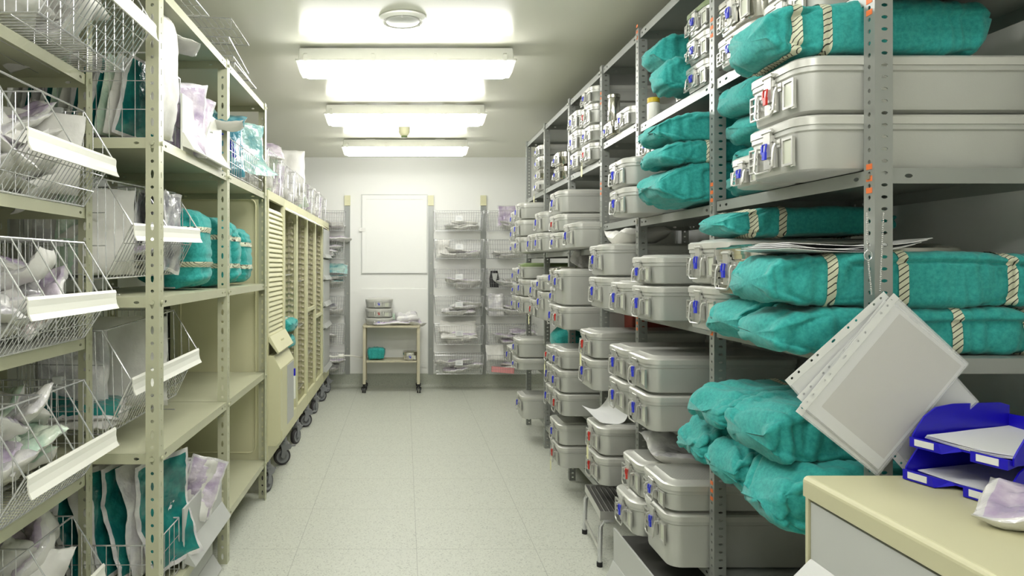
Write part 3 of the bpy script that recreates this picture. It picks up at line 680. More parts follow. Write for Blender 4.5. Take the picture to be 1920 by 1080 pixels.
# ------------------------------------------------------------ sterile pouches
_pc = {}
def pouch_mesh(w_, h_, t_, seed, top, amp=.010, bend=0.0, open_=0.0, bot='paperw'):
    key = (w_, h_, t_, seed, top, amp, bend)
    if key in _pc: return _pc[key]
    nu, nv = 18, 24; b = MB(); sd = seed * 3.7
    def surf(u, v, s):
        x = (u - .5) * w_; y = (v - .5) * h_
        pu = max(0, 1 - abs(2 * u - 1) ** 5) ; pv = max(0, 1 - abs(2 * v - 1) ** 6)
        prof = (pu * pv) ** .8
        z = s * t_ * .5 * prof
        q = Vector((x * 16 + sd, y * 16, sd)); r1 = abs(noise.noise(q)); r2 = abs(noise.noise(q * 2.3 + Vector((5, 1, s)))); r3 = noise.noise(Vector((x * 7, y * 7 + sd, 3)))
        z += amp * (r3 * 1.6 + (.4 - r1) * 1.2 + (.4 - r2) * .5) + s * amp * .35 * (0.4 - r2) * prof
        z += bend * (4 * (u - .5) ** 2 * .5 - .25 + .6 * (v - .5) ** 2 * 4 - .3) + bend * .5 * math.sin(v * 5 + sd)
        jx = noise.noise(Vector((y * 14, sd, 1))) * .006 * (2 * u - 1); jy = noise.noise(Vector((x * 14, sd, 8))) * .008 * (2 * v - 1)
        # corners curl
        return (x + jx, y + jy, z)
    for s in (1, -1):
        base = len(b.v)
        for j in range(nv + 1):
            for i in range(nu + 1):
                p = surf(i / nu, j / nv, s)
                if s < 0: p = (p[0], p[1], p[2] - .0008)
                b.v.append(p)
        for j in range(nv):
            for i in range(nu):
                a = base + j * (nu + 1) + i; q = (a, a + 1, a + nu + 2, a + nu + 1)
                border = i == 0 or i == nu - 1 or j == 0 or j == nv - 1
                b.f.append(q if s > 0 else q[::-1]); b.m.append(1 if s < 0 else (2 if border else 0)); b.sm.append(True)
    # close the rim
    N = (nu + 1) * (nv + 1)
    rim = [i for i in range(nu + 1)] + [(j + 1) * (nu + 1) - 1 for j in range(1, nv + 1)] + [nv * (nu + 1) + i for i in range(nu - 1, -1, -1)] + [j * (nu + 1) for j in range(nv - 1, 0, -1)]
    for k in range(len(rim)):
        a, c = rim[k], rim[(k + 1) % len(rim)]; b.f.append((a, a + N, c + N, c)); b.m.append(1); b.sm.append(False)
    me = b.mesh('pouch', [top, bot, 'clear' if top in ('lilac', 'tealfilm', 'greyfilm', 'brown') else top], 60); _pc[key] = me; return me
def pouch(label, loc, rot, w_=.2, h_=.28, t_=.03, seed=1, top='lilac', amp=.010, bend=0.0, group=None, name='sterile_pouch', bot='paperw'):
    o = link(name, pouch_mesh(w_, h_, t_, seed, top, amp, bend, bot=bot), None, loc, rot)
    return tag(o, label, 'pouch', group)
def fill(label, group, x0, x1, y0, y1, z0, n, kinds, size=(.16, .24), seed=1, stepz=.022, tilt=.5, thick=.03, amp=.012):
    r = random.Random(seed)
    for i in range(n):
        k = kinds[i % len(kinds)]
        x = r.uniform(x0, x1); y = r.uniform(y0, y1)
        w_ = round(size[0] * r.choice((.8, 1, 1.15)), 3); h_ = round(size[1] * r.choice((.8, 1, 1.1)), 3)
        z = z0 + .04 + i * stepz
        pouch(label.replace('*', {'lilac': 'lilac', 'clear': 'clear', 'mint': 'mint green', 'tealfilm': 'teal', 'paperw': 'white paper', 'aqua': 'aqua', 'skyfilm': 'blue', 'brown': 'tan', 'greyfilm': 'grey'}[k]), (x, y, z), (r.uniform(-tilt, tilt), r.uniform(-tilt, tilt) + .15, r.uniform(0, PI)), w_, h_, thick, r.randint(1, 5), k, amp, r.choice((0, .02, .03)), group)
# ------------------------------------------------------------ left racks
bl = MB(); bl.cyl((0, 0, 0), (1, 0, 0), .0085, .006, 8); lbolt = bl.mesh('bolt', 'rackcream')
def left_rack(name, label, X0, X1, ys, levels, top, base):
    t = thing(name, label, 'shelving rack', (base[0], base[1], 0))
    pf = post_mesh(name + '_post', top, 'rackcream', .046, .045, 'left', sx=-1); pr = post_mesh(name + '_rpost', top, 'rackcream', .046, .045, 'left', sx=1)
    pb = post_mesh(name + '_bpost', top, 'rackcream', .046, .045, 'left', sx=-1, sy=-1)
    for i, y in enumerate(ys):
        last = (i == len(ys) - 1)
        p = link('post', pb if last else pf, t, (X0 - base[0], y - base[1], 0)); link('post', pr, t, (X1 - base[0], y - base[1] - (.046 if last else 0), 0))
        for z in levels:
            link('bolt', lbolt, p, (.0022, -.02 if last else .02, z - .018))
            if not last: link('bolt', lbolt, p, (-.023, -.0022, z - .018), (0, 0, -PI / 2))
    for i in range(len(ys) - 1):
        for z in levels:
            shelf('shelf', 'rackcream', t, X1 - base[0], X0 - base[0], ys[i] - base[1], ys[i + 1] - base[1], z)
    return t
LX = -.848
left_rack('shelving_rack', 'cream slotted steel rack at left, full height with posts facing us', LX, -1.42, [2.49, 3.45, 4.42], LZ + [], 2.42, (LX, 2.49))
L1X = -1.08; L1 = [2.08, 1.626, 1.183, .72, .26]
left_rack('shelving_rack', 'cream rack at the left edge holding white-railed wire baskets', L1X, -1.50, [1.50, 2.488], L1, 2.5, (L1X, 1.50))

# wire baskets with a white label rail, front leaning out over the shelf edge
def wire_basket(label, loc, yaw=0.0, L=.565, D=.36, zt=.32, zr=.155, xr=.10, foot=0.0, ndiv=1, tilt=0.0, group='white-railed wire baskets on the left racks', clip=True):
    t = thing('wire_basket', label, 'basket', loc, (tilt, 0, yaw), group)
    r, R = .0017, .0032; f = foot + .004
    fr = MB()
    def prof(y): return [(-D, y, f), (0, y, f), (xr, y, zr + f), (0.0, y, zt + f), (-D, y, zt + f)]
    for y in (0, L): fr.tube(prof(y), R, 7, True)
    for p in prof(0): fr.tube([p, (p[0], L, p[2])], R, 7)
    if foot:
        for x in (-D + .04, -.03):
            for y in (.06, L - .06): fr.tube([(x, y, f), (x, y, .004), (x + .05, y, .004)], .003, 6)
    fr.obj('frame', 'chrome', t)
    g = MB(); n = int(L / .0235)
    for k in range(1, n):
        y = L * k / n
        g.tube([(-D, y, zt + f), (-D, y, f - .002), (0, y, f - .002), (xr, y, zr + f)], r, 5)
    for k in range(1, 5): g.tube([(-D + D * k / 5, 0, f - .005), (-D + D * k / 5, L, f - .005)], r, 5)
    for k in (1, 2): g.tube([(xr * k / 3, 0, f + zr * k / 3 - .002), (xr * k / 3, L, f + zr * k / 3 - .002)], r, 5)
    for k in (1, 2): g.tube([(-D - .003, 0, f + zt * k / 3), (-D - .003, L, f + zt * k / 3)], r, 5)
    g.obj('wire_grid', 'chrome', t)
    def panel(y, nm):
        e = MB(); m_ = int(D / .028)
        for k in range(1, m_): x = -D + D * k / m_; e.tube([(x, y, f), (x, y, zt + f)], r, 5)
        for xx in (.0, .033, .066):
            zz0 = f + zr * xx / xr; zz1 = f + zt - (zt - zr) * xx / xr; e.tube([(xx, y, zz0), (xx, y, zz1)], r, 5)
        for k in (1, 2): z = f + zt * k / 3; e.tube([(-D, y + .003, z), (0, y + .003, z)], r, 5)
        e.obj(nm, 'chrome', t)
    panel(.0035, 'end_panel'); panel(L - .0035, 'end_panel')
    for k in range(1, ndiv + 1):
        y = L * k / (ndiv + 1); dv = MB(); dv.tube([(-D + .01, y, f + zt), (0, y, f + zt), (xr - .004, y, zr + f)], R * .9, 6)
        for q in range(1, 9): x = -D + .01 + (D - .01) * q / 9; dv.tube([(x, y, f + .003), (x, y, f + zt)], r, 5)
        dv.obj('divider', 'chrome', t)
    rl = MB(); # curved white rail, its own thickness
    c = [(xr + .006, zr + f + .006), (xr + .010, zr + f - .002), (xr + .009, zr + f - .02), (xr + .012, zr + f - .04), (xr + .02, zr + f - .056)]
    o_ = [(p[0] - .004, p[1] - .001) for p in c][::-1]
    rl.prism([(p[0], p[1]) for p in c + o_], 1, -.002, L + .002)
    rl.obj('label_rail', 'whitepl', t)
    cl = MB(); cl.box(-.10, L - .012, f + zt - .012, -.07, L + .006, f + zt + .012)
    if clip: cl.obj('clip', 'greypl', t)
    return t
YB1 = 1.865
wire_basket('wire basket at top left, seen from below, highest on the left', (L1X + .135, 1.86, L1[0]), ndiv=1)
wire_basket('wire basket second from top at left edge, paper packs inside', (L1X - .002, YB1, L1[1]), ndiv=1)
wire_basket('wire basket at eye height at left edge, four slanted dividers', (L1X - .002, YB1, L1[2]), ndiv=4)
wire_basket('wire basket with mint green packs at left edge', (L1X - .002, YB1, L1[3]), ndiv=3)
wire_basket('lowest wire basket at left edge, near the floor', (L1X - .04, YB1, L1[4]), ndiv=1)
wire_basket('wire basket with bright white rail behind the front left post', (-1.055, 2.545, LZ[2]), yaw=-.10, foot=.06, zr=.19, zt=.35, D=.32, L=.60, ndiv=1, tilt=.02)
wire_basket('tilted wire basket under the bright railed one, behind the left post', (-1.055, 2.545, LZ[3]), yaw=-.10, foot=.05, zr=.20, zt=.37, D=.32, L=.60, ndiv=0, tilt=.06)

# simple box-shaped wire baskets (open top)
_bb = {}
def box_basket(label, loc, rot, w_, d_, h_, group, taper=.02, sp=.026, card=False, name='wire_basket', hooks=True, rows=3, cards=()):
    """local: front face at y=0 facing -y, x from 0..w_, back at y=+d_"""
    key = (w_, d_, h_, taper, sp, rows, hooks); thin = hooks
    t = thing(name, label, 'basket', loc, rot, group)
    if key not in _bb:
        R, r = (.0026, .0011) if thin else (.0032, .0016); tp = taper; f = MB()
        top = [(0, 0, h_), (w_, 0, h_), (w_, d_, h_), (0, d_, h_)]; bot = [(tp, tp, 0), (w_ - tp, tp, 0), (w_ - tp, d_, 0), (tp, d_, 0)]
        f.tube(top, R, 6, True); f.tube(bot, R * .8, 6, True)
        for a, c in zip(top, bot): f.tube([a, c], R * .8, 6)
        if hooks:
            for x in (.0, w_): f.tube([(x, d_, h_), (x, d_ - .02, h_ + .012), (x, -.01, h_ + .004), (x, -.012, h_ - .03)], R * .8, 6)
        g = MB(); n = max(3, int(w_ / sp))
        for k in range(1, n):
            u = k / n; g.tube([(w_ * u, -.001, h_), (tp + (w_ - 2 * tp) * u, tp - .001, -.002), (tp + (w_ - 2 * tp) * u, d_, -.002), (w_ * u, d_ + .001, h_)], r, 4)
        m_ = max(2, int(d_ / (sp * 1.2)))
        for k in range(1, m_):
            u = k / m_
            for sx in (0, 1): g.tube([(w_ * sx, d_ * u, h_), ((tp if sx == 0 else w_ - tp), tp + (d_ - tp) * u, 0)], r, 4)
        for k in range(1, rows + 1):
            u = k / (rows + 1); q = tp * (1 - u)
            g.tube([(q, q - .003, h_ * u), (w_ - q, q - .003, h_ * u), (w_ - q, d_, h_ * u), (q, d_, h_ * u)], r, 4, True)
        for k in range(1, 4): g.tube([(tp, tp + (d_ - tp) * k / 4, -.004), (w_ - tp, tp + (d_ - tp) * k / 4, -.004)], r, 4)
        _bb[key] = (f.mesh('basket_frame', 'chrome'), g.mesh('basket_grid', 'chrome'))
    fm, gm = _bb[key]
    link('frame', fm, t); link('wire_grid', gm, t)
    for (cx, cz, cw, ch) in cards:
        b = MB(); b.box(cx, -.006, cz, cx + cw, -.0045, cz + ch); o = b.obj('label_card', 'paper', t)
        k = MB()
        for q in range(2): k.box(cx + cw * .25, -.0066, cz + ch * (.35 + .25 * q), cx + cw * (.8 - .1 * q), -.0061, cz + ch * (.39 + .25 * q))
        k.obj('printed_lines', 'cardink', o)
    return t

# ---------------- contents of the baskets at the left edge
def fillL(desc, z, n, kinds, seed, x0=-1.36, x1=-1.16, y0=2.02, y1=2.36, **k):
    fill('* pouch crumpled among others ' + desc, 'pouches ' + desc, x0, x1, y0, y1, z, n, kinds, seed=seed, **k)
fillL('in the highest basket at top left', 2.09, 11, ['paperw', 'lilac', 'clear', 'lilac'], 1, x0=-1.2, x1=-1.02, size=(.18, .26))
fillL('in the second basket at left edge', 1.632, 12, ['clear', 'paperw', 'lilac'], 2, size=(.18, .26), tilt=.7, stepz=.02)
fillL('in the eye-height basket at left edge', 1.19, 16, ['lilac', 'clear', 'brown', 'paperw', 'clear'], 3, size=(.13, .20), tilt=.8, stepz=.013, thick=.045, amp=.016)
fillL('in the mint basket at left edge', .727, 16, ['mint', 'lilac', 'mint', 'clear', 'mint', 'paperw'], 4, size=(.15, .22), tilt=.75, stepz=.015, thick=.045, amp=.016)
fillL('in the lowest basket at left edge', .267, 14, ['paperw', 'clear', 'lilac', 'brown', 'paperw'], 5, size=(.16, .22), tilt=.8, stepz=.015, thick=.05, amp=.02, x0=-1.36, x1=-1.2)
# more prominent packs
pouch('flat white paper pack standing upright in the second basket', (-1.18, 2.33, 1.80), (PI / 2, .1, .2), .26, .26, .03, 3, 'paperw', .008, .01)
pouch('large white pack with crumpled mouth in the lowest left basket', (-1.16, 2.20, .45), (.6, .5, .6), .22, .26, .10, 4, 'paperw', .032, .05)
pouch('lilac pack with printed film rising from the lowest left basket', (-1.19, 2.32, .52), (1.1, -.3, -.5), .16, .24, .08, 2, 'lilac', .028, .04)
b = MB(); lathe(b, [(.01, 0), (.055, .02), (.075, .06), (.07, .11), (.04, .145), (.01, .155)], n=28); o = b.obj('gauze_ball', 'tan', None, (-1.37, 2.38, .33)); tag(o, 'round tan gauze roll in the lowest left basket', 'gauze roll')

# ---------------- upper left: upright packs in a long basket
box_basket('long wire basket of upright teal and white packs, upper left shelf', (-1.40, 2.53, LZ[1] + .006), 0, .50, .36, .30, None, taper=.0, sp=.045, hooks=False, rows=2)
for i in range(12):
    k = ['paperw', 'tealfilm', 'clear', 'tealfilm', 'mint'][i % 5]
    pouch('upright %s pack in the row of slanted packs, upper left shelf' % {'paperw': 'white paper', 'tealfilm': 'teal', 'clear': 'clear', 'mint': 'pale green'}[k], (-1.37 + i * .035, 2.70, LZ[1] + .170), (PI / 2, 0, PI / 2 - .25), .26, .29, .026, i % 5 + 1, k, .006, .0, 'row of upright packs on the upper left shelf')
    bpy.context.view_layer.objects  # noqa
for o in [q for q in C.objects if q.get('group') == 'row of upright packs on the upper left shelf']:
    o.rotation_euler = (Matrix.Rotation(.20, 4, 'Y') @ Euler(o.rotation_euler).to_matrix().to_4x4()).to_euler()
pouch('tall white bag standing behind the front left post, upper shelf', (-.90, 2.66, LZ[1] + .26), (PI / 2, 0, PI / 2 - .15), .17, .46, .06, 3, 'paperw', .012, .02)
pouch('white folded packet leaning over at the top of the left rack', (-.90, 2.86, LZ[1] + .44), (.25, .5, .4), .16, .26, .02, 2, 'clear', .010, .03)
pouch('tall lilac film pouch beside the front left post, upper shelf', (-.90, 2.93, LZ[1] + .15), (PI / 2, 0, .65), .19, .30, .05, 4, 'lilac', .014, .02)
pouch('short lilac pouch behind the white panel, upper left shelf', (-.93, 3.10, LZ[1] + .22), (PI / 2 - .2, .3, .5), .20, .18, .05, 5, 'lilac', .014, .02)
pouch('flat teal-lined packet sticking out over the white panel', (-.90, 3.42, LZ[1] + .255), (.2, .15, .2), .28, .30, .025, 1, 'aqua', .010, .03)
pouch('grey green packet under the flat one, upper left shelf', (-.98, 3.28, LZ[1] + .20), (.5, .3, .3), .22, .24, .03, 2, 'mint', .010, .03)
def front_panel(label, X, Y0, Y1, Z, hh, lean=0.0, m='greypl'):
    t = thing('bin_front_panel', label, 'panel', (X, Y0, Z), (0, lean, 0))
    b = MB(); b.box(-.008, 0, .0, 0, Y1 - Y0, hh); b.obj('board', m, t)
    b = MB(); b.prism([(.0005, .075), (.003, .075), (.045, .008), (.042, .004), (.0005, .02)], 1, .002, Y1 - Y0 - .002); b.obj('handle_lip', m, t)
    return t
front_panel('white panel standing on the upper left shelf, glossy and bright', -.862, 2.80, 3.40, LZ[1] + .002, .225, m='whitepl')
front_panel('grey panel with slanted lip on the lowest left shelf', -.862, 2.82, 3.40, LZ[4] + .002, .235)
front_panel('grey panel with slanted lip under the left rack, near the floor', -.90, 2.80, 3.38, .002, .195)
# teal and blue tube pack in basket, far bay
box_basket('wire basket with blue tube pack on the upper left shelf', (-1.27, 3.50, LZ[1] + .006), 0, .42, .80, .17, None, taper=.0, sp=.04, hooks=False, rows=2)
pouch('blue film pack with coiled tubing in the basket, left rack', (-1.02, 3.80, LZ[1] + .19), (1.30, .1, .45), .34, .36, .09, 2, 'aqua', .016, .05)
pouch('pale aqua film pack leaning behind the coiled tubing pack', (-.94, 4.12, LZ[1] + .23), (1.1, .1, .9), .38, .36, .05, 4, 'skyfilm', .014, .05)
tb = MB(); pts = []
for k in range(70): a = k * .36; pts.append((-1.0 + .09 * math.cos(a) + .0004 * k, 3.80 - .05 * math.sin(a) * .4 - .02, LZ[1] + .16 + .09 * math.sin(a)))
tb.tube(pts, .003, 6); o = tb.obj('coiled_tube', 'navy', None); tag(o, 'coiled dark blue tube seen through the blue film pack', 'tube')
# wire shelves lying on the top of the left rack
def wire_shelf(label, loc, rot, w_, d_, curl=.05, legs=True):
    t = thing('wire_divider', label, 'wire rack', loc, rot, 'loose wire dividers on top of the left rack')
    f = MB(); f.tube([(0, 0, 0), (w_, 0, 0), (w_, d_, 0), (0, d_, 0)], .0032, 6, True)
    f.tube([(0, 0, 0), (0, 0, -curl), (w_, 0, -curl), (w_, 0, 0)], .0026, 6); f.obj('frame', 'chrome', t)
    g = MB()
    for k in range(1, int(w_ / .03)): g.tube([(k * .03, 0, 0), (k * .03, d_, 0)], .0017, 5)
    for k in (1, 2): g.tube([(0, d_ * k / 3, -.003), (w_, d_ * k / 3, -.003)], .0017, 5)
    g.obj('wire_grid', 'chrome', t); return t
ZT = LZ[0]
wire_shelf('uppermost loose wire divider on the left rack, propped up level', (-1.12, 3.40, ZT + .20), (.04, .03, .04), .30, .48)
wire_shelf('second loose wire divider on the left rack, slanting', (-1.14, 3.44, ZT + .115), (-.10, .0, .02), .30, .48, .03)
wire_shelf('third loose wire divider on the left rack', (-1.14, 3.52, ZT + .055), (.02, .02, .05), .30, .50, .02)
wire_shelf('lowest loose wire divider on the left rack, lying flat', (-1.12, 3.56, ZT + .025), (0, 0, .0), .28, .52, .02)
wire_shelf('lone wire divider at the near top of the left rack', (-1.12, 2.62, ZT + .06), (.02, 0, .0), .30, .40, .04)
# bay contents behind the front left post
fill('* pack in the bright-railed basket, left rack', 'packs in the bright-railed basket', -1.28, -1.1, 2.62, 2.98, LZ[2] + .08, 5, ['greyfilm', 'clear', 'lilac'], size=(.2, .26), seed=11, tilt=.4)
for i in range(4):
    pouch('tall %s pack upright at the near end of the bright-railed basket' % ['white', 'clear', 'pale green', 'white'][i], (-1.33 + i * .075, 2.62 + .02 * i, LZ[2] + .235), (PI / 2, .0, .15 + .2 * i), .2, .32, .03, i + 1, ['paperw', 'clear', 'mint', 'paperw'][i], .010, .01, 'tall packs in the bright-railed basket')
for i in range(5):
    pouch('dark grey upright pack behind the bright white rail', (-1.12 + .035 * i, 2.98 + .01 * i, LZ[2] + .25), (PI / 2, .1, PI / 2 - .12), .16, .34, .022, i + 1, 'greyfilm', .012, .01, 'grey upright packs behind the bright rail')
pouch('large white paper pack upright in the tilted basket', (-1.13, 2.86, LZ[3] + .27), (PI / 2, 0, .3), .36, .36, .05, 2, 'paperw', .012, .02)
pouch('grey white pack behind the large one in the tilted basket', (-1.25, 2.72, LZ[3] + .24), (PI / 2, 0, .1), .26, .34, .05, 5, 'clear', .012, .02)
pouch('teal film pack lying at the bottom of the tilted basket', (-1.20, 2.68, LZ[3] + .12), (.2, .1, .3), .30, .22, .04, 3, 'tealfilm', .014, .02)
pouch('white pack under the teal one in the tilted basket', (-1.18, 2.66, LZ[3] + .08), (.1, .0, .1), .28, .24, .03, 4, 'paperw', .012, .01)
# bottom shelf of the left rack
box_basket('low wire basket of upright teal and white packs near the floor', (-1.38, 2.53, LZ[4] + .006), 0, .50, .28, .20, None, taper=.0, sp=.04, hooks=False, rows=2)
for i in range(9):
    k = ['tealfilm', 'tealfilm', 'clear', 'tealfilm', 'paperw'][i % 5]
    pouch('tall %s pack leaning in the low basket, left rack' % {'paperw': 'white', 'tealfilm': 'teal', 'clear': 'clear'}[k], (-1.36 + i * .055, 2.68 + .012 * i, LZ[4] + .245), (PI / 2, .0, PI / 2 - .50), .26, .42, .035, i % 5 + 1, k, .013, .03, 'tall packs leaning in the low basket')
for o in [q for q in C.objects if q.get('group') == 'tall packs leaning in the low basket']:
    o.rotation_euler = (Matrix.Rotation(-.16, 4, 'Y') @ Euler(o.rotation_euler).to_matrix().to_4x4()).to_euler()
t = thing('storage_bin', 'cream plastic bin behind the grey panel on the lowest left shelf', 'bin', (-1.02, 3.10, LZ[4] + .002))
b = MB(); b.loft([rr(-.10, -.2, .11, .2, .03, 0), rr(-.115, -.215, .125, .215, .03, .15), rr(-.13, -.23, .14, .23, .03, .152), rr(-.13, -.23, .14, .23, .03, .178)], cap1=False); b.loft([rr(-.13, -.23, .14, .23, .03, .178), rr(-.11, -.21, .12, .21, .03, .178), rr(-.10, -.19, .10, .19, .03, .01)], cap0=False)
b.obj('bin_body', 'cream', t); b = MB(); b.box(.141, -.05, .12, .15, .05, .17); b.obj('handle_tab', 'cream', t)
for i in range(8):
    pouch('%s paper-backed pack fanned out in the cream bin' % ['white', 'lilac'][i % 2], (-1.08 + .03 * i, 2.93 + .02 * i, LZ[4] + .23 + .003 * i), (PI / 2, .25 + .1 * (i % 3), .9 - .05 * i), .16, .25, .015, i % 5 + 1, ['paperw', 'lilac'][i % 2], .016, .02, '%s packs fanned in the cream bin' % ['white', 'lilac'][i % 2])

# ------------------------------------------------------------ cream trolley cabinets
TY = [4.50, 5.12, 5.73, 6.33, 6.92, 7.53, 8.14]; TX, TXB, TZ0, TZ1 = -.87, -1.46, .20, 1.905
def caster(parent, x, y, dirn=0):
    c = link('caster', None, parent, (x, y, 0), (0, 0, dirn))
    b = MB()
    b.cyl((0, 0, .165), (0, 0, 1), .022, .034, 12); b.cyl((0, 0, .150), (0, 0, 1), .034, .015, 16)
    for s in (-1, 1): b.prism([(-.03, .152), (.035, .152), (.055, .13), (.045, .112), (.015, .105), (.0, .055), (-.018, .052), (-.028, .065), (-.02, .11)], 1, s * .021, s * .026)
    b.box(-.028, -.021, .135, .045, .021, .151); b.box(.045, -.016, .125, .085, .016, .134)
    b.obj('fork', 'caster', c)
    wb = MB(); prof = [(.040, -.016), (.058, -.015), (.0615, -.009), (.0615, .009), (.058, .015), (.040, .016)]
    loops = [[(-.012 + r * math.cos(2 * PI * k / 32), z, .062 + r * math.sin(2 * PI * k / 32)) for k in range(32)] for r, z in prof]; wb.loft(loops, 0)
    hb = [(.047, -.0165), (.046, -.0185), (.038, -.0175), (.03, -.0165), (.014, -.0165), (.012, -.020)]
    loops = [[(-.012 + r * math.cos(2 * PI * k / 28), z, .062 + r * math.sin(2 * PI * k / 28)) for k in range(28)] for r, z in hb]; wb.loft(loops, 1)
    wb.obj('wheel', ['rubber', 'caster'], c)
CAS = ['shuttered cream trolley cabinet nearest, with a drop-down lower flap', 'open cream trolley cabinet, first beyond the shuttered one', 'open cream trolley cabinet, second beyond the shuttered one', 'open cream trolley cabinet, third beyond the shuttered one', 'open cream trolley cabinet, last before the grey drawers', 'cream trolley cabinet with grey drawer fronts at far end']
for i in range(6):
    y0, y1 = TY[i] + .003, TY[i + 1] - .003; L = y1 - y0
    t = thing('trolley_cabinet', CAS[i], 'cabinet', (TX, y0, 0), 0, None)
    D = TX - TXB; fw = .035
    for nm, ya, yb in (('side_panel', 0, .018), ('side_panel', L - .018, L)):
        b = MB(); b.box(-D, ya, TZ0, -.003, yb, TZ1)
        if i == 0 and ya == 0:   # raised rounded border on the visible side
            pts = []
            for (cx, cz, a0) in ((-.06 - .04, TZ1 - .1, 0), (-D + .1, TZ1 - .1, PI / 2), (-D + .1, TZ0 + .1, PI), (-.10, TZ0 + .1, 1.5 * PI)):
                for k in range(6): a = a0 + PI / 2 * k / 5; pts.append((cx + .04 * math.cos(a), -.001, cz + .04 * math.sin(a)))
            b.tube(pts, .005, 6, True)
        b.obj(nm, 'cream', t)
    b = MB(); b.box(-D, .018, TZ1 - .02, 0, L - .018, TZ1); b.box(-D, .018, TZ0, 0, L - .018, TZ0 + .03); b.box(-D, .018, TZ0 + .03, -D + .01, L - .018, TZ1 - .02)
    b.obj('carcass', 'cream', t)
    fr = MB()
    fr.box(-.003, 0, TZ0, .018, fw, TZ1); fr.box(-.003, L - fw, TZ0, .018, L, TZ1); fr.box(-.003, fw, TZ1 - .055, .018, L - fw, TZ1); fr.box(-.003, fw, TZ0, .018, L - fw, TZ0 + .11)
    fr.obj('front_frame', 'cream', t)
    caster(t, .002, .055, PI / 2 * 0 + (0.5 if i % 2 else 1.2)); caster(t, -D + .06, .05, 1.0)
    if i == 5: caster(t, .002, L - .05, .9); caster(t, -D + .06, L - .05, 1.0)
    if i == 0:
        sl = MB(); z = 1.80
        while z > .99:
            poly = [(.002, z), (.006, z - .006), (.012, z - .018), (.014, z - .027), (.006, z - .030), (.002, z - .031)]
            sl.prism(poly, 1, fw + .001, L - fw - .001, smooth=False); z -= .0318
        sl.obj('roller_shutter', 'cream', t)
        fl = MB(); fl.prism([(.02, .98), (.028, .985), (.085, .885), (.078, .875), (.02, .955)], 1, .005, L - .02); fl.box(.054, L * .42, .915, .0585, L * .58, .945); fl.obj('shutter_lip', 'cream', t)
        dr = MB(); dr.prism([(.0185, .30), (.0185, .865), (.05, .865), (.095, .78), (.095, .33), (.07, .30)], 1, .004, L - .06)
        dd = dr.obj('drop_door', 'cream', t)
        g_ = MB(); g_.box(.0955, L * .42, .38, .098, L - .09, .77); g_.obj('document_window', 'greypl', dd)
        for z_ in (.74, .36):
            b = MB(); b.box(.0955, .035, z_ - .03, .099, .075, z_ + .03); b.box(.0992, .042, z_ - .022, .101, .05, z_ + .022); b.obj('hinge_cover', 'cream', dd)
        pn = MB(); pn.box(.0955, L - .088, .50, .108, L - .064, .66, 0); pn.box(.0955, L - .088, .6605, .108, L - .064, .71, 1); pn.obj('marker_holder', ['whitepl', 'navy'], dd)
    elif i < 5:
        for yy, sg in ((.019, 1), (L - .019, -1)):
            rb = MB(); z = TZ0 + .16
            rb.box(-.05, yy, TZ0 + .11, -.035, yy + sg * .012, TZ1 - .06); rb.box(-.26, yy, TZ0 + .11, -.245, yy + sg * .012, TZ1 - .06); rb.box(-.46, yy, TZ0 + .11, -.445, yy + sg * .012, TZ1 - .06)
            while z < TZ1 - .10:
                rb.box(-.50, yy, z, -.02, yy + sg * .022, z + .007); rb.box(-.05, yy, z + .007, -.02, yy + sg * .03, z + .014)
                rb.cyl((-.02, yy + sg * .014, z + .003), (1, 0, 0), .011, .014, 8); z += .047
            rb.obj('runner_rail', 'creamin', t)
        flp = MB(); flp.prism([(.0185, TZ1 - .06), (.022, TZ1 - .058), (.075, TZ1 - .095), (.072, TZ1 - .101), (.0185, TZ1 - .075)], 1, .03, L - .03)
        flp.obj('label_flap', 'whitepl' if i in (1, 2, 3) else 'cream', t)
        for zz in {1: (1.36, 1.02, .46), 2: (1.30, .92, .40), 3: (1.42, .98, .62), 4: (1.36,)}[i]:
            bs = MB(); bs.tube([(-.45, .045, zz), (-.012, .045, zz), (-.012, L - .045, zz), (-.45, L - .045, zz)], .003, 6, True)
            for k in range(1, 14): bs.tube([(-.45, .045 + (L - .09) * k / 14, zz - .002), (-.012, .045 + (L - .09) * k / 14, zz - .002)], .0014, 4)
            bs.obj('wire_tray', 'chrome', t)
        if i in (3, 4):
            b = MB(); b.box(-.003, .036, 1.02 - .1 * (i - 3), .017, L - .036, 1.05 - .1 * (i - 3)); b.obj('cross_rail', 'cream', t)
    else:
        zs = [1.80, 1.47, 1.22, .95, .68, .50, .26]
        zs = [1.82, 1.50, 1.27, .99, .76, .30]
        for k in range(5):
            b = MB(); b.box(.019, .01, zs[k + 1] + .006, .027, L - .01, zs[k] - .004); b.prism([(.027, zs[k + 1] + .055), (.03, zs[k + 1] + .055), (.058, zs[k + 1] + .012), (.054, zs[k + 1] + .008), (.027, zs[k + 1] + .02)], 1, .012, L - .012); b.obj('drawer_front', 'greypl', t)
bundle('small teal bundle with white stripes poking from the first open cabinet', -1.10, 5.20, 5.62, .925, .28, .10, 70, (.75,), e0=.05, e1=.08, nu=30, nv=50)
bundle('lower small teal bundle in the first open cabinet', -1.10, 5.20, 5.60, .80, .27, .10, 71, (.8,), e0=.05, e1=.08, nu=30, nv=50)
bundle('teal bundle low in the last open cabinet', -1.16, 7.02, 7.35, .60, .27, .19, 72, (), e0=.05, e1=.08, nu=30, nv=50)
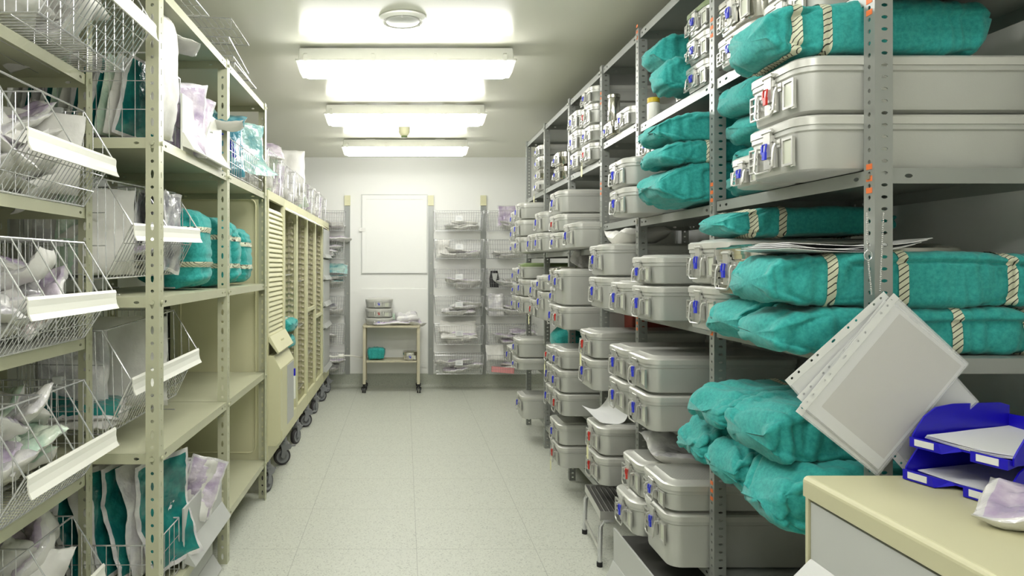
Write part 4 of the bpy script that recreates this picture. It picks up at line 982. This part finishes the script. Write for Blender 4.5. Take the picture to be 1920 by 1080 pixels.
# tall baskets on the trolleys
BT = [(4.55, .50, .26), (5.10, .56, .25), (5.70, .50, .26), (6.30, .48, .24), (6.86, .48, .24), (7.44, .48, .25)]
TBL = ['nearest', 'second', 'third', 'fourth', 'fifth', 'last']
for i, (y, L, hh) in enumerate(BT):
    lab = TBL[i] + ' tall wire basket standing on top of the cream cabinets'
    box_basket(lab, (-.86, y, TZ1 + .006), (0, 0, PI / 2), L, .36, hh, 'tall baskets on the cream cabinets', taper=.012, sp=.05, hooks=False, rows=2,
               cards=[(L * .3, hh * .35, .05, .10), (L * .75, hh * .45, .045, .10)] if i < 5 else [(L * .5, hh * .5, .05, .09)])
    r = random.Random(90 + i)
    for k in range(7):
        kk = ['clear', 'lilac', 'clear', 'paperw', 'lilac', 'clear', 'mint'][(k + i) % 7]
        pouch('%s pouch standing in the %s tall basket above the cream cabinets' % ({'clear': 'clear', 'lilac': 'lilac', 'paperw': 'white paper', 'mint': 'mint green'}[kk], TBL[i]), (-1.0 - .06 * (k % 3) + .02, y + .06 + (L - .12) * k / 6, TZ1 + .15 + r.uniform(-.01, .05)), (PI / 2 + r.uniform(-.2, .2), r.uniform(-.2, .2), r.uniform(-.7, .7)), .17, .25, .045, r.randint(1, 5), kk, .016, .02, 'pouches in the %s tall basket' % TBL[i])
pouch('big white rounded pack rising above the tall baskets on the cabinets', (-1.0, 6.15, TZ1 + .33), (PI / 2, 0, .2), .30, .36, .08, 2, 'paperw', .010, .02)
pouch('lilac pack lying across the nearest tall basket', (-.98, 4.95, TZ1 + .33), (.5, .2, .4), .30, .24, .05, 3, 'lilac', .012, .03)
# ------------------------------------------------------------ baskets on the back wall
def upright_strip(label, x, z0=.155, z1=2.13):
    t = thing('wall_upright', label, 'wall rail', (x, YB, z0), 0, None)
    b = MB(); b.box(-.03, -.012, 0, .03, -.001, z1 - z0); b.box(-.03, -.024, 0, -.022, -.0125, z1 - z0); b.box(.022, -.024, 0, .03, -.0125, z1 - z0); b.obj('rail', 'rackgrey', t)
    b = MB(); b.box(-.034, -.03, z1 - z0 + .002, .034, -.001, z1 - z0 + .12); b.cyl((0, -.03, z1 - z0 + .06), (0, -1, 0), .013, .006, 12); b.obj('top_bracket', 'cream', t)
    b = MB()
    for z in (.3, .95, 1.3): b.cyl((0, -.0125, z), (0, -1, 0), .01, .006, 10)
    b.obj('screws', 'bolt', t)
upright_strip('metal wall rail left of the middle column of wall baskets', .31)
upright_strip('metal wall rail between the two right columns of wall baskets', .925)
upright_strip('metal wall rail right of the left column of wall baskets', -.665)
ROW = ['top', 'second', 'third', 'fourth', 'fifth', 'lowest']
ROWZ = [1.835, 1.512, 1.175, .86, .535, .20]
cols = [('left', -1.20, .52), ('middle', .345, .555), ('right', .945, .56)]
kindsets = {'left': [['lilac', 'clear'], ['lilac'], ['skyfilm', 'clear'], ['greyfilm', 'clear'], ['clear'], ['lilac', 'clear']],
            'middle': [['paperw', 'clear'], ['paperw', 'lilac'], ['lilac'], ['lilac', 'clear'], ['paperw', 'lilac'], ['lilac', 'paperw']],
            'right': [['lilac', 'clear'], ['clear', 'paperw'], ['clear'], ['lilac', 'clear'], ['lilac', 'clear'], ['lilac', 'paperw']]}
for cn, x, w_ in cols:
    for r_ in range(6):
        lab = f'{ROW[r_]} wire basket of the {cn} column on the back wall'
        box_basket(lab, (x, YB - .29, ROWZ[r_]), 0, w_, .262, .215, f'{cn} column of wall baskets', taper=.018, sp=.027, rows=3,
                   cards=[(w_ * .42, .10, .085, .06)] if cn == 'middle' else ())
        rnd = random.Random(r_ * 7 + len(cn)); ks = kindsets[cn][r_]
        n = 5 if (cn, r_) in (('middle', 3), ('middle', 4), ('left', 1), ('left', 2), ('middle', 5), ('left', 5), ('right', 4)) else 3
        for k in range(n):
            kk = ks[k % len(ks)]; nm = {'clear': 'clear', 'lilac': 'lilac', 'paperw': 'white paper', 'mint': 'mint green', 'skyfilm': 'blue', 'greyfilm': 'grey'}[kk]
            pouch(f'{nm} pouch in the {ROW[r_]} {cn} wall basket', (x + w_ * (.25 + .5 * rnd.random()), YB - .155 + rnd.uniform(-.02, .02), ROWZ[r_] + .035 + .024 * k), (rnd.uniform(-.15, .15), rnd.uniform(-.15, .15), rnd.choice((0, PI)) + rnd.uniform(-.2, .2)), .30, .19, .035, rnd.randint(1, 5), kk, .012, .015, f'pouches in the {ROW[r_]} {cn} wall basket')
pouch('lilac pouch draped over the rim of the second left wall basket', (-.80, YB - .18, 1.74), (.2, .1, .2), .38, .24, .03, 2, 'lilac', .014, .03)
pouch('blue film pouch draped over the third left wall basket', (-.82, YB - .19, 1.40), (.5, .1, .1), .34, .22, .03, 3, 'skyfilm', .016, .03)
pouch('large creased white pack bulging from fifth middle wall basket', (.62, YB - .19, .68), (.9, 0, .05), .42, .24, .06, 4, 'paperw', .018, .03)
pouch('white pack upright at left of the second middle basket', (.45, YB - .2, 1.63), (PI / 2, 0, .05), .14, .20, .04, 1, 'paperw', .01, .01)
pouch('white and purple pack sticking up from the fourth right basket', (1.05, YB - .18, .98), (PI / 2 - .1, 0, .1), .18, .26, .04, 2, 'clear', .012, .01)
pouch('lilac pouch standing above the top right wall basket', (1.18, YB - .16, 2.0), (PI / 2, 0, 0), .22, .24, .03, 3, 'lilac', .01, .01)
pouch('white paper sleeve hanging over the lowest right wall basket', (1.03, YB - .24, .44), (PI / 2 - .3, 0, .1), .2, .18, .02, 5, 'paperw', .008, .01)
b = MB(); b.loft([rr(-.13, -.03, .13, .03, .02, 0), rr(-.13, -.03, .13, .03, .02, .06)]); o = b.obj('pink_roll', 'pink', None, (1.12, YB - .235, .212)); o.rotation_euler = (0, .08, 0); tag(o, 'pink paper roll in the lowest right wall basket', 'paper roll')
t = thing('label_printer', 'small grey and black handheld device in the third right wall basket', 'device', (1.03, YB - .2, 1.182))
b = MB(); b.loft([rr(-.05, -.03, .05, .03, .015, 0), rr(-.055, -.035, .055, .035, .02, .1), rr(-.04, -.03, .04, .03, .02, .19)]); b.obj('device_body', 'black', t)
b = MB(); b.prism([(-.03, .16), (.03, .16), (.02, .09), (0, .07), (-.02, .09)], 1, -.048, -.036); b.obj('display', 'greypl', t)
# white flexible hose by the lowest left wall basket
b = MB(); b.tube([(-.98, YB - .32, .43), (-.80, YB - .32, .40), (-.70, YB - .32, .415), (-.60, YB - .25, .405), (-.47, YB - .16, .37), (-.42, YB - .09, .34)], .009, 8); b.cyl((-.74, YB - .32, .410), (1, 0, .05), .022, .06, 12)
o = b.obj('white_tube', 'whitepl'); tag(o, 'white flexible tube running from left wall baskets towards the cart', 'tube')

# ------------------------------------------------------------ small cart
cx0, cx1, cy0, cy1 = -.467, .178, 8.06, 8.39
t = thing('utility_cart', 'cream two-tier cart on black casters against the back wall', 'cart', ((cx0 + cx1) / 2, (cy0 + cy1) / 2, 0))
w2, d2 = (cx1 - cx0) / 2, (cy1 - cy0) / 2
b = MB(); b.loft([rr(-w2, -d2, w2, d2, .02, .735), rr(-w2 - .002, -d2 - .002, w2 + .002, d2 + .002, .02, .745), rr(-w2, -d2, w2, d2, .02, .758)]); b.obj('top', 'creamin', t)
b = MB(); b.box(-w2 + .04, -d2 + .01, .345, w2 - .04, d2 - .01, .362); b.obj('lower_shelf', 'creamin', t)
for sx in (-1, 1):
    b = MB(); b.box(sx * (w2 - .035), -d2 + .012, .10, sx * (w2 - .003), -d2 + .03, .734); b.box(sx * (w2 - .035), d2 - .03, .10, sx * (w2 - .003), d2 - .012, .734); b.box(sx * (w2 - .026), -d2 + .03, .13, sx * (w2 - .010), d2 - .03, .734); b.obj('side_panel', 'creamin', t)
    for sy in (-1, 1):
        c = link('caster', None, t, (sx * (w2 - .015), sy * (d2 - .025), 0))
        b = MB(); b.cyl((0, 0, .07), (0, 0, 1), .008, .03, 10); b.tube([(-.022, 0, .032), (-.025, 0, .06), (0, 0, .075), (.025, 0, .06), (.022, 0, .032)], .006, 6); b.obj('fork', 'black', c)
        for q in (-1, 1):
            wb = MB(); wb.cyl((q * .005, 0, .031), (q, 0, 0), .030, .014, 20); wb.obj('wheel', 'black', c)
CL = ['bottom', 'middle', 'top']
z = .7595
for i, (hh, sc) in enumerate(((.088, 'blue'), (.105, 'red'), (.108, 'blue'))):
    container(-.135, 8.09, z, .27, .30, hh, f'{CL[i]} small container of three on the cart, {sc} seal', sc, 'alu', rot=PI / 2, group='small containers on the cart'); z += hh + .001
pouch('heap-end white pouch on the cart, crumpled and domed', (.03, 8.20, .83), (.35, .0, .1), .26, .22, .11, 2, 'clear', .018, .03)
pouch('flat lilac pouch lying on the cart top, front', (-.14, 8.14, .785), (.08, 0, .1), .42, .16, .035, 3, 'lilac', .010, .005)
pouch('lilac pouch at the right edge of the cart top', (.12, 8.17, .80), (.1, .1, .5), .20, .20, .04, 1, 'lilac', .016, .02)
pouch('small mint pouch behind the lilac ones on the cart', (-.08, 8.30, .83), (.6, 0, 0), .16, .12, .05, 4, 'mint', .012, .01)
bundle('teal wrapped block on the lower shelf of the cart', -.42, 8.11, 8.31, .3635, .20, .115, 80, (), e0=.03, e1=.03, n=7, folds=(), nu=24, nv=48)
container(.14, 8.10, .3635, .20, .15, .10, 'small shiny steel box on the lower shelf of the cart', 'blue', 'steel', rot=PI / 2, group=None)

# ------------------------------------------------------------ step stool and bin fronts at right
t = thing('step_stool', 'low chrome step stool with ribbed top under the right rack', 'step stool', (1.10, 3.62, 0), -.08)
b = MB(); b.box(-.15, -.21, .235, .15, .21, .245); b.box(-.153, -.213, .225, .153, -.2105, .262); b.box(-.153, .2105, .225, .153, .213, .262); b.box(-.153, -.2105, .225, -.1505, .2105, .262); b.box(.1505, -.2105, .225, .153, .2105, .262); b.obj('tread_frame', 'hard', t)
b = MB()
for k in range(12): b.box(-.145 + k * .0243, -.205, .2455, -.145 + k * .0243 + .014, .205, .256)
b.obj('ribbed_tread', 'tray', t)
for sy in (-1, 1):
    for sx in (-1, 1):
        b = MB(); b.tube([(sx * .09, sy * .20, .22), (sx * .135, sy * .205, .215), (sx * .15, sy * .207, .19), (sx * .155, sy * .21, .02)], .011, 10); lg = b.obj('leg', 'chrome', t)
        b = MB(); b.cyl((sx * .155, sy * .21, 0), (0, 0, 1), .014, .022, 12); b.obj('rubber_foot', 'black', lg)
b = MB(); b.box(-.155, -.20, .06, -.150, .20, .085); b.box(.150, -.20, .06, .155, .20, .085); b.obj('brace', 'hard', t)
t = thing('bin_front_panel', 'grey panel with slanted lip on the floor under the right rack', 'panel', (.93, 2.62, .003))
b = MB(); b.box(0, 0, 0, .008, .58, .262); b.obj('board', 'greypl', t)
b = MB(); b.prism([(-.0005, .12), (-.003, .12), (-.05, .01), (-.046, .004), (-.0005, .02)], 1, .002, .578); b.obj('handle_lip', 'greypl', t)
b = MB(); b.box(.0085, .01, .01, .5, .57, .23); b.obj('bin_body', 'tray', t)

# ------------------------------------------------------------ near cabinet on the right
t = thing('storage_cabinet', 'cream cabinet with grey drawer front in the right foreground', 'cabinet', (.90, .95, 0))
K0, K1, D1 = -.75, .675, .66; zt = .956
b = MB()
# top with rounded outer edge
poly = [(.0, zt - .045), (.0, zt - .012)] + [(.012 - .012 * math.cos(a), zt - .012 + .012 * math.sin(a)) for a in (.4, .8, 1.2, PI / 2)] + [(D1, zt), (D1, zt - .045)]
b.prism(poly, 1, K0, K1, smooth=False); b.obj('top', 'creamtop', t)
b = MB(); b.loft([[(0.0, K1 - .02, .02), (.002, K1 - .006, .02), (.012, K1, .02), (D1, K1, .02), (D1, K1 - .02, .02)], [(0.0, K1 - .02, zt - .0455), (.002, K1 - .006, zt - .0455), (.012, K1, zt - .0455), (D1, K1, zt - .0455), (D1, K1 - .02, zt - .0455)]]); b.obj('side_panel', 'creamtop', t)
b = MB(); b.box(.02, K0, .02, D1, K1 - .021, zt - .046); b.obj('carcass', 'cream', t)
z1 = zt - .052
for k, zz in enumerate((.62, .30)):
    b = MB(); b.box(.004, K0 + .01, zz + .01, .0195, K1 - .024, z1)
    b.prism([(.0035, z1 - .125), (.0, z1 - .127), (-.062, z1 - .19), (-.058, z1 - .20), (.0035, z1 - .165)], 1, K0 + .012, K1 - .026)
    b.obj('drawer_front', 'greypl', t); z1 = zz

# ---------------- hanging plastic sleeves
def sleeve(label, cx, cz, y, ang, w_=.225, h_=.305, strip=True, tone='paper', page=False):
    t = thing('plastic_sleeve', label, 'plastic sleeve', (cx, y, cz), (0, -ang, 0), 'clear plastic sleeves hanging from the near right post')
    b = MB(); b.box(-w_ / 2 + .018, -.0008, -h_ / 2 + .004, w_ / 2 - .004, .0008, h_ / 2 - .004); b.obj('paper_sheet', tone, t)
    if page: b = MB(); b.box(-w_ / 2 + .040, -.00125, -h_ / 2 + .030, w_ / 2 - .010, -.00085, h_ / 2 - .012); b.obj('printed_panel', 'papergrey', t)
    b = MB(); perf(b, (-w_ / 2, -.0011, -h_ / 2), (0, 0, 1), (1, 0, 0), h_, .0175, -.0008, [(h_ * q, .007, .006 if q in (.47,) else .0032, .003) for q in (.05, .12, .25, .31, .47, .62, .70, .88, .95)])
    b.obj('punched_strip', 'sleeve', t)
    b = MB(); b.box(-w_ / 2 + .0176, -.0017, -h_ / 2, w_ / 2, -.0013, h_ / 2); b.box(-w_ / 2 + .0176, .0013, -h_ / 2, w_ / 2, .0017, h_ / 2); b.obj('film', 'sleevefilm', t)
    return t
MT['sleeve'] = mat('sleeve_strip', (222, 224, 222), .25)
m_ = mat('sleeve_film', (240, 242, 242), .12, alpha=.22); MT['sleevefilm'] = m_
MT['papergrey'] = mat('grey_paper', (198, 195, 188), .6)
sleeve('front plastic sleeve with a blank page, hanging from the post chain', 1.092, 1.158, 1.640, -math.radians(40), .235, .318, page=True)
sleeve('second plastic sleeve, tilted less, corner low at left', 1.088, 1.150, 1.6445, -math.radians(38.5), .24, .325)
sleeve('third plastic sleeve behind, punched strip sticking out left', 1.095, 1.168, 1.649, -math.radians(43), .235, .325)
sleeve('rear plastic sleeve turned further, its page edge showing at left', 1.062, 1.185, 1.6535, -math.radians(48), .225, .305)
sleeve('rearmost plastic sleeve, punched strip poking out at right', 1.135, 1.150, 1.658, -math.radians(-42) , .235, .30)
def beads(b, p, q, n):
    for k in range(n + 1):
        c = Vector(p).lerp(Vector(q), k / n); r = .0022
        lp = [[(c.x + r * math.sin(ph) * math.cos(2 * PI * j / 8), c.y + r * math.sin(ph) * math.sin(2 * PI * j / 8), c.z + r * math.cos(ph)) for j in range(8)] for ph in (.2, .8, 1.57, 2.3, 2.94)]
        b.loft(lp)
ch = thing('ball_chain', 'metal ball chain looped through the near right post, holding plastic sleeves', 'chain', (0, 0, 0))
for pz in (((1.072, 1.668, 1.551), (1.073, 1.668, 1.466), 19), ((1.075, 1.668, 1.441), (1.081, 1.666, 1.364), 18), ((1.1106, 1.668, 1.551), (1.0995, 1.664, 1.372), 38)):
    b = MB(); beads(b, *pz); b.obj('chain_strand', 'chrome', ch)
b = MB(); b.tube([(1.0745 + .009 * math.cos(2 * PI * k / 20), 1.668, 1.4535 + .011 * math.sin(2 * PI * k / 20)) for k in range(20)], .0013, 6, True); b.obj('ring', 'chrome', ch)

# ---------------- blue letter trays with paper
def curved_paper(name, label, loc, rot, w_, d_, t_, lift=.0, seed=1, cat='paper', m='paper', group=None, ink=True):
    b = MB(); nu, nv = 14, 10
    def s(u, v): return (w_ * (u - .5), d_ * (v - .5), lift * (abs(u - .5) * 2) ** 2 + .35 * lift * noise.noise(Vector((u * 2 + seed, v * 2, seed))))
    for k, dz in ((0, 0), (1, t_)):
        for j in range(nv + 1):
            for i in range(nu + 1): p = s(i / nu, j / nv); b.v.append((p[0], p[1], p[2] + dz))
    N = (nu + 1) * (nv + 1)
    for j in range(nv):
        for i in range(nu):
            a = j * (nu + 1) + i; q = (a, a + 1, a + nu + 2, a + nu + 1); b.f += [q[::-1], tuple(x + N for x in q)]; b.m += [0, 0]; b.sm += [True, True]
    rim = [i for i in range(nu + 1)] + [(j + 1) * (nu + 1) - 1 for j in range(1, nv + 1)] + [nv * (nu + 1) + i for i in range(nu - 1, -1, -1)] + [j * (nu + 1) for j in range(nv - 1, 0, -1)]
    for k in range(len(rim)): a, c = rim[k], rim[(k + 1) % len(rim)]; b.f.append((a, c, c + N, a + N)); b.m.append(0); b.sm.append(False)
    o = b.obj(name, m, None, loc); o.rotation_euler = rot
    return tag(o, label, cat, group)
P0 = Vector((1.135, 1.610)); P1 = Vector((1.195, 1.410)); ev = (P1 - P0).normalized(); WT = (P1 - P0).length; dv = Vector((-ev.y, ev.x))   # ev along the front, dv into the tray
if dv.x < 0: dv = -dv
TA = math.atan2(ev.y, ev.x)
def tray(label, z, off):
    t = thing('letter_tray', label, 'letter tray', (P0.x + dv.x * off, P0.y + dv.y * off, z), 0, None)
    # local x along the front edge (0..WT), local y = into the tray
    M = Matrix(((ev.x, dv.x, 0, 0), (ev.y, dv.y, 0, 0), (0, 0, 1, 0), (0, 0, 0, 1)))
    def put(b, nm, m, par=t, **k):
        b.v = [tuple(M @ Vector(p)) for p in b.v]; return b.obj(nm, m, par, **k)
    Dp = .30
    b = MB(); b.box(.004, .02, .004, WT - .004, Dp, .007); put(b, 'tray_floor', 'navy')
    for x0, x1 in ((0, .0035), (WT - .0035, WT)):
        poly = [(.0, .004), (.0, .020), (.012, .035), (.035, .060), (.07, .078), (.12, .083), (Dp - .03, .078), (Dp, .070), (Dp, .004)]
        b = MB(); b.prism(poly, 0, x0, x1); put(b, 'side_wall', 'navy')
    b = MB(); b.box(.004, Dp - .004, .0075, WT - .004, Dp, .05); put(b, 'back_wall', 'navy')
    for x0, x1, sl in ((.004, .075, 1), (WT - .075, WT - .004, -1)):
        b = MB(); b.loft([[(x0, -.012, -.004), (x1, -.012, -.004), (x1 + (.02 if sl > 0 else 0), .02, .0035), (x0 - (.02 if sl < 0 else 0), .02, .0035)],
                          [(x0, -.012, .018), (x1 - .008 * (sl > 0), -.012, .018), (x1 + (.012 if sl > 0 else 0), .02, .010), (x0 - (.012 if sl < 0 else 0), .02, .010)]], smooth=False)
        lp = put(b, 'front_lip', 'navy')
        b = MB(); b.box(x0 + .012, -.0135, .0005, x1 - .016, -.0125, .0145); put(b, 'label', 'paper', lp)
    return t
tray('lower dark blue letter tray on the cream cabinet', .962, -.02)
tray('upper dark blue letter tray on the cream cabinet', 1.032, .0)
def tp(u, v, z): q = P0 + ev * u + dv * v; return (q.x, q.y, z)
for k in range(4):
    curved_paper('paper_sheet', ['bottom', 'second', 'third', 'top'][k] + ' printed sheet lying in the upper blue tray', tp(WT / 2, .165, 1.0400 + .0025 * k), (0, 0, TA + .02 * k), WT - .025, .285, .0016, .006, k, m='paper')
curved_paper('paper_sheet', 'printed sheet lying in the lower blue tray', tp(WT / 2, .14, .970), (0, 0, TA), WT - .02, .27, .002, .004, 9)
pouch('crumpled pouch of instruments lying on the cream cabinet, near right', (1.185, 1.265, .982), (.03, .0, -.85), .27, .17, .035, 3, 'lilac', .016, .015)
# papers on the biggest bundle
for k in range(4):
    curved_paper('paper_sheet', ['lowest', 'second', 'third', 'uppermost'][k] + ' loose white sheet on the biggest teal bundle', (1.06 + .02 * k, 1.83 + .01 * k, 1.462 + .005 * k), (0, -.03, .14 - .08 * k), .33, .22, .0012, .014, k + 3)
# paper and bags on the right rack containers
def rack_bag(label, X, Y, Z, w_, h_, t_, rot, seed, top='clear'):
    pouch(label, (X, Y, Z), rot, w_, h_, t_, seed, top, .012, .03)
rack_bag('clear bag lying on the bottom containers by the second post', 1.18, 2.98, .675, .34, .24, .06, (.1, 0, 0), 1)
rack_bag('white paper bag on the chest shelf pair beyond the third post', 1.16, 3.58, 1.575, .26, .22, .07, (.1, .0, .2), 2, 'paperw')
rack_bag('white curled paper hanging under the upper shelf by the fourth post', 1.14, 4.55, 1.46, .20, .12, .02, (1.2, .5, .3), 3, 'paperw')
curved_paper('curled_sheet', 'large curled printed sheet above the bottom containers, beyond third post', (1.04, 3.66, .668), (.25, -.45, .1), .17, .20, .001, .06, 4)
